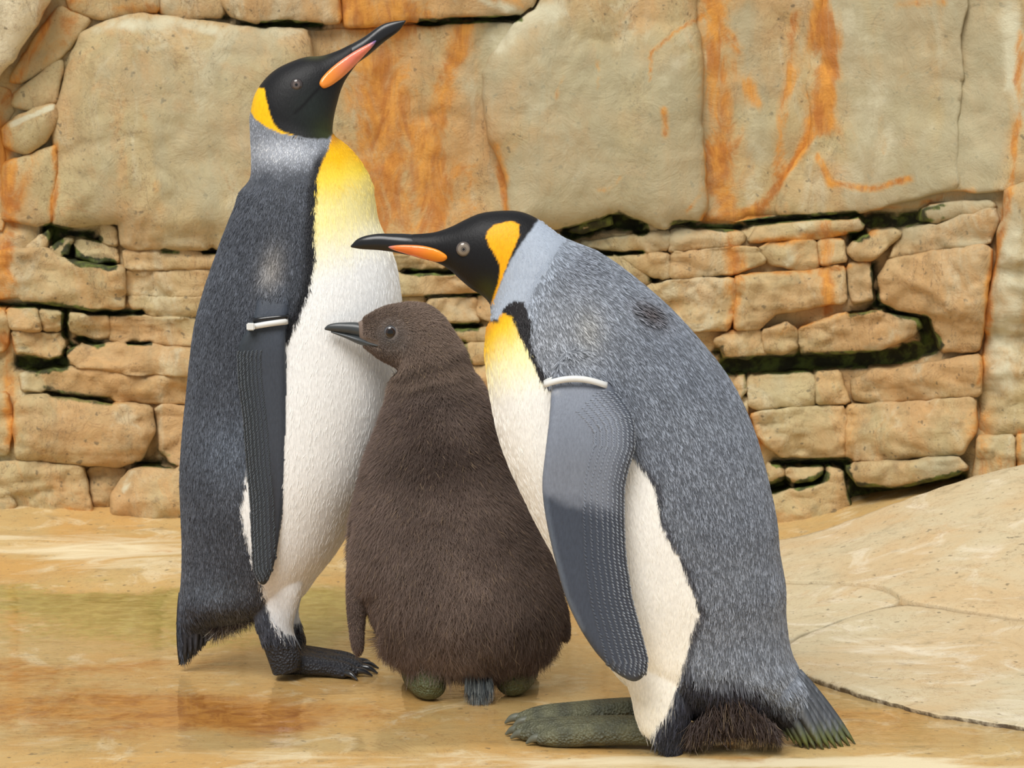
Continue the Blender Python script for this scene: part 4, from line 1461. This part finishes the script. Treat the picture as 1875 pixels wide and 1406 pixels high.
B_FR = [(1108, 700), (1133, 725), (1153.6, 752), (1162, 780), (1163, 820), (1152, 855), (1144, 889), (1143, 940), (1146, 1017), (1157, 1094), (1175.7, 1163), (1187, 1205), (1184, 1236)]

def build_B():
    base = np.array([ground_hit(np.array(1220.), np.array(1370.))[0], YB, 0.0])
    root = thing('king_penguin', 'hunched adult king penguin with lowered bill and silver-grey back, standing on olive feet', 'penguin', base)
    torso = loft(B_ST, YB, 260, 88, 2.1)
    tail = loft([(1430, 1185, 1350, 1215, 40), (1453, 1212, 1345, 1262, 78), (1466, 1231, 1360, 1282, 84), (1490, 1268, 1396, 1314, 62), (1512, 1300, 1432, 1336, 38), (1530, 1325, 1474, 1350, 16)], YB, 54, 36)
    fl = plate(B_FL, flip_y(YB, [640, 690, 790, 1255], [.088, .112, .146, .146]), .018)
    fl2 = plate([(x + 70, y - 30) for x, y in B_FL], flip_y(YB, [610, 660, 715, 1225], [-.088, -.114, -.144, -.140]), .018)
    leg_st = [(1290, 1120, 1180, 1130, 18), (1300, 1165, 1150, 1178, 26), (1302, 1215, 1142, 1225, 38), (1280, 1275, 1155, 1275, 45), (1264, 1315, 1163, 1310, 44), (1254, 1345, 1172, 1335, 38), (1248, 1368, 1190, 1352, 30)]
    legn = loft(leg_st, YnB, 60, 40)
    legf = mirror(legn, YB)
    ft, tips, H = make_foot((1218, 1372), [(945, 1350), (955, 1357), (985, 1366)], .026, .019, YnB)
    ft2, tips2, H2 = make_foot((1200, 1330), [(945, 1328), (960, 1334), (990, 1338)], .024, .018, YnB)
    parts = [torso, tail, fl, fl2, legn, legf] + ft + ft2
    V, Fo, nr, lab = fuse(parts, .0024, 4)
    Q = bird_px(V, YB)
    x, y = Q[:, 0], Q[:, 1]
    n = len(V)
    nz = n2(x, y, 70, 61, 4)
    col = np.tile(SRGB(132, 138, 148), (n, 1))
    col = mixc(col, np.clip(.25 + .5 * nz, 0, .6), SRGB(108, 114, 126))
    # paler shoulder and silver neck
    shp = np.exp(-(((x - 1020) / 90) ** 2 + ((y - 620) / 90) ** 2))
    col = mixc(col, shp * .6, SRGB(172, 175, 180))
    dn = -sdist(Q, B_HEAD)
    nk = sstep(110, 25, dn + 12 * n2(x, y, 25, 62)) * (dn > -2)
    col = mixc(col, nk * .9, SRGB(176, 186, 200))
    col = mixc(col, np.exp(-(((x - 1075) / 25) ** 2 + ((y - 600) / 40) ** 2)) * .4, SRGB(170, 164, 150))
    ruff = np.exp(-(((x - 1185) / 30) ** 2 + ((y - 572 - .4 * (x - 1185)) / 20) ** 2))
    col = mixc(col, ruff * .9, SRGB(84, 74, 74))
    # dark seam next to the white flank
    sdw = sdist(Q, B_W)
    seam = sstep(-16, -3, sdw + 6 * n2(x, y, 14, 63)) * sstep(820, 860, y)
    col = mixc(col, seam * .75, SRGB(58, 56, 62))
    col = mixc(col, mask(Q, B_BLK, 2, 3, 64, 6), SRGB(34, 31, 33))
    # dark skirt above legs and tail
    sk = [(1200, 1340), (1235, 1275), (1262, 1215), (1290, 1235), (1330, 1238), (1380, 1250), (1425, 1285), (1470, 1305), (1530, 1360), (1420, 1380), (1200, 1390)]
    skm = sstep(-14, 10, sdist(Q, sk) + 12 * n2(x, y, 14, 65))
    col = mixc(col, skm, SRGB(44, 46, 56))
    col = mixc(col, np.exp(-(((x - 1340) / 55) ** 2 + ((y - 1325) / 45) ** 2)) * .9, SRGB(64, 50, 44))
    low = sstep(1150, 1240, y) * (1 - skm)
    col = mixc(col, low * .5, SRGB(150, 158, 170))
    w = mask(Q, B_W, 2.2, 5, 66, 7)
    yy = y + .8 * (x - 890) + 12 * n2(x, y * .5, 24, 67)
    wc = np.tile(SRGB(246, 244, 238), (n, 1))
    wc = mixc(wc, sstep(760, 640, y + .25 * (x - 890)), SRGB(248, 236, 170))
    wc = mixc(wc, sstep(690, 620, yy), SRGB(246, 200, 40))
    wc = mixc(wc, sstep(630, 590, yy), SRGB(240, 160, 8))
    wc = mixc(wc, sstep(980, 1300, y) * .4, SRGB(242, 234, 212))
    col = col * (1 - w[:, None]) + wc * w[:, None]
    throat = np.exp(-(line_dist(Q, [(897, 585), (910, 588)]) / 3.5) ** 2)
    col = mixc(col, throat, SRGB(30, 26, 24))
    hd = mask(Q, B_HEAD, 2.5, 2, 68, 6)
    hc = np.tile(SRGB(17, 16, 18), (n, 1))
    hc = mixc(hc, np.exp(-(((x - 892) / 22) ** 2 + ((y - 536) / 24) ** 2)) * .8, SRGB(56, 58, 18))
    col = col * (1 - hd[:, None]) + hc * hd[:, None]
    ear = mask(Q, B_EAR, 1.2, 1.5, 69, 4)
    col = mixc(col, ear, SRGB(250, 176, 10))
    F = (lab == 2) | (lab == 3)
    fc = np.tile(SRGB(122, 128, 140), (n, 1))
    bnd = 905 + .25 * (x - 1000) + 14 * n2(x, y, 25, 70)
    fc = mixc(fc, sstep(-16, 16, y - bnd), SRGB(66, 73, 86))
    fc = mixc(fc, sstep(40, 8, line_dist(Q, B_FR)) * .7, SRGB(62, 66, 76))
    lead = line_dist(Q, [(1006, 759), (998, 827), (991, 885), (996.6, 940), (1011, 1009), (1033.6, 1094), (1060.5, 1151)])
    fc = mixc(fc, sstep(14, 5, lead) * sstep(880, 930, y) * .5, SRGB(110, 122, 138))
    blend = F.astype(float) * sstep(670, 730, y)
    col = col * (1 - blend[:, None]) + fc * blend[:, None]
    feet = (lab >= 6) | (((lab == 4) | (lab == 5)) & (y > 1362))
    fz = n2(x, y, 22, 71)
    fcol = mixc(np.tile(SRGB(104, 104, 82), (n, 1)), np.clip(.4 + fz, 0, 1), SRGB(74, 76, 66))
    col[feet] = fcol[feet]
    add_body(root, base, V, Fo, nr, col, feet.astype(float))
    bv = bvh_of(V, Fo)
    bill = loft([(642, 450, 643, 453, 2), (654, 438, 660, 456, 6), (668, 432, 674, 457, 9), (690, 428, 692, 458, 11), (716, 427.5, 716, 461, 14), (745, 428, 742, 466, 17), (775, 431, 772, 470, 17), (800, 434, 798, 470, 17)], YB, 70, 36)
    bo = add_vf('bill', bill, base, M_BILL, root)
    bvb = bvh_of(np.concatenate([bill[0], V]), [list(q) for q in bill[1]] + [[int(i) + len(bill[0]) for i in q] for q in Fo])
    p0 = on_plane(816., 472., YB) - base
    p1 = on_plane(708., 450., YB) - base
    pm = plate_material('bill_plate_orange', c4(252, 150, 34), c4(250, 132, 62), c4(190, 130, 130), p0, p1)
    bill_plate([(709, 451), (735, 448), (772, 449), (800, 456), (817, 466), (820, 473), (812, 479), (797, 480), (770, 473), (740, 464), (715, 456)], bvb, YB, .006, base, pm, bo, 'orange lower bill plate')
    em = eye_material('eye_grey', [(0, c4(16, 14, 14)), (.0020, c4(132, 118, 102)), (.0028, c4(60, 52, 46)), (.0036, c4(132, 120, 106)), (.0078, c4(92, 82, 74)), (.0100, c4(40, 38, 38))])
    add_eye(849, 456, 14.5, bv, YB, base, em, root, .3, 'pale grey-brown eye')
    tm = tail_material('tail_green', c4(84, 88, 94), c4(96, 104, 58), .045, .008)
    ends = [(1567, 1364), (1558, 1370), (1546, 1373), (1534, 1374), (1521, 1374), (1508, 1374), (1494, 1374), (1481, 1372), (1468, 1368), (1455, 1362), (1443, 1356), (1430, 1349)]
    for k, (ex, ey) in enumerate(ends):
        s = k / (len(ends) - 1)
        sx, sy = 1462 - 62 * s, 1228 + 30 * s
        yo = YB - .012 - .030 * math.sin(math.pi * (k + .3) / len(ends)) - .003 * (k % 2)
        blade(on_plane(sx, sy, yo), on_plane(float(ex), float(ey), yo + .002), .0135 + .002 * (k % 3), -.002, base, 'tail_feather', tm, root)
    for (T, d) in tips + tips2:
        a = T + np.array([0, 0, .012])
        b = T + d * .022 + np.array([0, 0, .003])
        add_vf('claw', tube([a - d * .008, (a + b) / 2 + np.array([0, 0, .003]), b], [.0070, .0058, .0016], 12), base, M_CLAW, root)
    cpt = on_plane(1054., 704., YB - .120)
    ring_band(cpt, .0405, .0115, .0085, .0026, -.02, .0095, base, M_BAND, root)['label'] = 'white plastic flipper band'
    FL = [(960, 480, .1, 1), (1000, 440, .7, .7), (1080, 500, .8, .55), (1000, 600, .35, .9), (1100, 600, .6, .8), (1200, 600, .62, .78), (1280, 700, .5, .86), (1180, 720, .5, .85), (1350, 850, .25, 1), (1260, 850, .3, 1), (1400, 1000, .08, 1), (1300, 1000, .15, 1),
          (1420, 1130, 0, 1), (1350, 1150, 0, 1), (1460, 1240, .5, .85), (1400, 1270, .45, .9), (1330, 1280, .1, 1), (1270, 1290, -.1, 1), (1230, 1340, -.1, 1), (930, 750, .1, 1), (1180, 1100, .1, 1), (1000, 950, .4, .9)]
    p, nn, vi = sample(V, Fo, nr, 130000)
    q = bird_px(p, YB)
    wm = sdist(q, B_W)
    keep = ~(((lab[vi] == 2) | (lab[vi] == 3)) & (q[:, 1] > 694)) & ~feet[vi] & (sdist(q, B_HEAD) < -1) & ((wm < 4) | (rng.random(len(q)) < .12))
    silver = (nk[vi] > .75)
    keep &= ~silver | (rng.random(len(q)) < .12)
    p, nn, vi, q, wm = p[keep], nn[keep], vi[keep], q[keep], wm[keep]
    dr = tangent(flow(q, FL) + rng.normal(0, .13, p.shape), nn)
    c0 = col[vi]
    white = wm > 0
    u = rng.random(len(p))[:, None]
    tip = np.where(white[:, None], c0 * 1.03, c0 * (.5 + 1.9 * u ** 1.8))
    rt = np.where(white[:, None], c0, c0 * .5)
    sv = (nk[vi] > .6) & ~white
    rt[sv] = c0[sv] * .9
    tip[sv] = c0[sv] * 1.05
    sk_ = skm[vi] > .5
    tip[sk_] = c0[sk_] * (1 + 2.5 * u[sk_] ** 3)
    ln = np.where(silver[keep] if False else (nk[vi] > .6), .004, .0105) * rng.uniform(.7, 1.25, len(p))
    ln[sk_] *= 1.7
    ln[(q[:, 1] > 1180) & ~white] *= 1.3
    lf = np.where(white, .03, .09) + rng.uniform(0, .06, len(p))
    rf = ruff[vi] > .4
    lf[rf] += .35
    hair('feathers', p, dr, nn, ln, lf, np.where(white, .0004, .00095), np.clip(rt, 0, 1), np.clip(tip, 0, 1), M_FEATH, root, base, 4, .1)
    m_ = 4200
    s = rng.random(m_)
    px_ = 1262 + 160 * s
    py_ = 1340 + rng.uniform(-16, 8, m_) - 62 * np.sin(s * math.pi) ** 1.2 * rng.random(m_)
    rp = on_plane(px_, py_, YB - .045 + rng.uniform(-.045, .045, m_))
    dd = np.stack([(s - .45) * .8 + rng.normal(0, .28, m_), rng.normal(0, .25, m_), -np.ones(m_)], -1)
    dd /= np.linalg.norm(dd, axis=1)[:, None]
    pick = rng.random(m_)[:, None]
    ncol = np.where(pick < .07, SRGB(150, 130, 102), SRGB(66, 52, 45))
    hair('vent_fluff', rp, dd, np.tile([0, -1.0, 0], (m_, 1)), rng.uniform(.012, .032, m_) * (1 - .25 * s), rng.uniform(.05, .5, m_), np.full(m_, .0005), np.tile(SRGB(58, 46, 42), (m_, 1)), ncol, M_FEATH, root, base, 4, .35)
    flipper_rows(B_FR, fl, YB, base, root, SRGB(70, 76, 88), SRGB(176, 184, 194), 9, 6.2, 6.0, (715, 1240), -1, 905, SRGB(122, 128, 140))
    return root

# ================================================================== chick
YC = float(ground_hit(np.array(860.), np.array(1268.))[1])
C_ST = [(655, 590, 660, 628, 13), (668, 582, 676, 640, 25), (690, 569, 696, 655, 35), (715, 560, 716, 665, 43), (745, 556, 730, 674, 49), (780, 560, 731, 682, 53), (806, 578, 728, 692, 57), (829, 612, 724, 704, 63),
        (846, 641, 722, 716, 69), (855, 673, 720, 731, 77), (872, 706, 714, 757, 91), (889, 746, 703, 791, 105), (904, 800, 687, 831, 119), (924, 865, 673, 886, 131), (953, 930, 660, 946, 143), (985, 1000, 654, 1010, 151),
        (1003, 1060, 664, 1060, 150), (1010, 1105, 680, 1105, 140), (1006, 1142, 696, 1142, 118), (994, 1170, 715, 1168, 90), (970, 1188, 742, 1185, 62), (936, 1198, 780, 1195, 36), (895, 1201, 812, 1199, 14)]

def build_C():
    base = np.array([ground_hit(np.array(860.), np.array(1268.))[0], YC, 0.0])
    root = thing('penguin_chick', 'fluffy brown penguin chick between the two adult penguins, head turned sideways', 'penguin chick', base)
    torso = loft(C_ST, YC, 200, 80, 2.05)
    fl = plate([(662, 930), (648, 975), (640, 1020), (637, 1080), (640, 1130), (646, 1178), (654, 1199), (662, 1190), (664, 1140), (672, 1085), (690, 1010), (690, 940)], lambda P: YC - .02 + 0 * P[:, 0], .034, 14, 6)
    fr = plate([(1000, 1060), (1030, 1095), (1038, 1120), (1042, 1160), (1036, 1175), (1027, 1164), (1018, 1130), (1000, 1110)], lambda P: YC - .0 + 0 * P[:, 0], .03, 12, 6)
    feet_parts = []
    for (hx, hy, tx, ty) in ((786, 1286, 745, 1262), (938, 1279, 975, 1253)):
        H = ground_hit(np.array(float(hx)), np.array(float(hy)))
        T = ground_hit(np.array(float(tx)), np.array(float(ty)))
        T[1] += .06
        feet_parts.append(tube([H + [0, .0, .018], H + [0, .012, .021], (H + T) / 2 + [0, 0, .018], T + [0, 0, .012]], [.019, .025, .022, .012], 18, .85))
        feet_parts.append(tube([H + [.004, .03, .09], H + [.002, .016, .05], H + [0, .006, .02]], [.024, .022, .02], 16))
    parts = [torso, fl, fr] + feet_parts
    V, Fo, nr, lab = fuse(parts, .003, 3)
    Q = to_px(V)
    x, y = Q[:, 0], Q[:, 1]
    n = len(V)
    nz = n2(x, y, 70, 81, 4)
    col = np.tile(SRGB(118, 103, 95), (n, 1))
    col = mixc(col, np.clip(.3 + .9 * nz, 0, .7), SRGB(82, 69, 63))
    col = mixc(col, sstep(730, 690, y) * .3, SRGB(140, 120, 102))
    for pts, wd in (([(728, 690), (780, 672), (842, 652)], 9), ([(738, 712), (800, 702), (850, 690)], 8)):
        col = mixc(col, np.exp(-(line_dist(Q + np.stack([np.zeros(n), 6 * n2(x, y, 30, 85)], -1), pts) / wd) ** 2) * .45, SRGB(58, 48, 43))
    col = mixc(col, np.exp(-(((x - 800) / 80) ** 2 + ((y - 840) / 60) ** 2)) * .4, SRGB(64, 53, 48))
    col = mixc(col, np.exp(-(((x - 965) / 50) ** 2 + ((y - 1130) / 90) ** 2)) * .35, SRGB(64, 53, 48))
    face = np.exp(-(((x - 715) / 32) ** 2 + ((y - 615) / 26) ** 2))
    col = mixc(col, face * .8, SRGB(104, 99, 96))
    feet = lab >= 3
    col[feet] = SRGB(92, 96, 68)
    add_body(root, base, V, Fo, nr, col, feet.astype(float))
    bv = bvh_of(V, Fo)
    up = loft([(594, 601, 595, 604, 1.5), (600, 595, 604, 606, 4), (612, 591.5, 618, 608, 6.5), (632, 590, 640, 612, 9), (654, 590, 660, 618, 12), (672, 594, 678, 624, 16)], YC, 44, 28)
    lo = loft([(606, 606, 606, 609, 2), (630, 610, 632, 619, 7), (655, 614, 657, 630, 16), (674, 618, 674, 634, 26), (690, 624, 689, 633, 33), (696, 627, 695, 631, 34)], YC, 36, 24)
    V2 = np.concatenate([up[0], lo[0]])
    add_vf('bill', (V2, [list(q) for q in up[1]] + [[i + len(up[0]) for i in q] for q in lo[1]]), base, M_BILLC, root)
    em = eye_material('eye_dark', [(0, c4(10, 8, 8)), (.0042, c4(44, 32, 28)), (.0072, c4(92, 92, 94)), (.0086, c4(66, 66, 68))])
    add_eye(715, 608, 12, bv, YC, base, em, root, .35, 'dark eye with grey rim')
    # down
    p, nn, vi = sample(V, Fo, nr, 330000, -.45)
    q = to_px(p)
    keep = ~feet[vi]
    eyed = np.hypot(q[:, 0] - 715, q[:, 1] - 608)
    front = p[:, 1] < YC
    keep &= ~(front & (eyed < 13))
    keep &= ~(((q[:, 0] < 664) & (q[:, 1] < 650)) | ((q[:, 0] < 692) & (np.abs(q[:, 1] - (617 + .32 * (q[:, 0] - 655))) < 6.5)))
    p, nn, vi, q, eyed, front = p[keep], nn[keep], vi[keep], q[keep], eyed[keep], front[keep]
    N = len(p)
    FL = [(680, 600, .9, .3), (740, 570, .9, .2), (800, 600, .4, .9), (730, 650, .5, .8), (800, 700, .1, 1), (760, 800, -.05, 1), (860, 800, .1, 1), (680, 950, -.12, 1), (850, 950, 0, 1), (970, 960, .25, 1),
          (660, 1150, -.05, 1), (850, 1120, 0, 1), (1000, 1120, .15, 1), (720, 1230, 0, 1), (960, 1230, .2, 1)]
    clump = np.stack([n2(q[:, 0], q[:, 1], 26, 91), n2(q[:, 0], q[:, 1], 26, 93)], -1)
    dv = flow(q, FL)
    amp = (.35 + .65 * sstep(1000, 1200, q[:, 1]))[:, None]
    dv = dv + np.stack([clump[:, 0] * .9, np.zeros(N), clump[:, 1] * .9], -1) * amp + rng.normal(0, .28, (N, 3))
    dr = tangent(dv, nn)
    L = np.interp(q[:, 1], [560, 640, 700, 760, 1000, 1150, 1250], [.0055, .008, .013, .016, .018, .028, .038])
    L = np.where((q[:, 0] < 735) & (q[:, 1] < 680), .0042, L)
    L = np.where(front & (eyed < 30), .0022, L)
    L = np.where((lab[vi] == 1) | (lab[vi] == 2), .0055, L)
    L = np.where((q[:, 0] < 705) & (q[:, 1] > 1060), np.minimum(L, .013), L)
    L = L * rng.uniform(.55, 1.25, N)
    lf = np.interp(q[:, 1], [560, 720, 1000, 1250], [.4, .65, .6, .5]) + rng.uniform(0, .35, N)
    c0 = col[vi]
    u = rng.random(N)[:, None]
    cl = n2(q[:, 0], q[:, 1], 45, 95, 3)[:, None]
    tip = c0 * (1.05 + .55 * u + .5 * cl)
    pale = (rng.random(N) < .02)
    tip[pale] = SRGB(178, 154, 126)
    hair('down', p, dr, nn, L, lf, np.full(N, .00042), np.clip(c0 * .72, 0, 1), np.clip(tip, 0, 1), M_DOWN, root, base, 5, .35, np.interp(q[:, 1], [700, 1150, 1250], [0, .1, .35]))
    # stiff bluish tail tuft
    m_ = 650
    s = rng.uniform(-1, 1, m_)
    rp = on_plane(874 + 20 * s, 1195 + rng.uniform(-10, 10, m_), YC - .030 + rng.uniform(-.012, .012, m_))
    tp = on_plane(878 + 26 * s + rng.normal(0, 2, m_), 1298 - 16 * s ** 2 + rng.uniform(-30, 2, m_), np.full(m_, YC - .078) + rng.uniform(-.008, .008, m_))
    dd = tp - rp
    ll = np.linalg.norm(dd, axis=1)
    dd /= ll[:, None]
    pick = rng.random(m_)[:, None]
    hair('tail_tuft', rp, dd, np.tile([0, -1.0, 0], (m_, 1)), ll, np.full(m_, .03), np.full(m_, .0006), np.tile(SRGB(56, 56, 58), (m_, 1)), np.where(pick < .35, SRGB(150, 156, 154), np.where(pick < .7, SRGB(64, 74, 80), SRGB(40, 42, 46))), M_FEATH, root, base, 4, .04)
    return root

build_A()
build_B()
build_C()
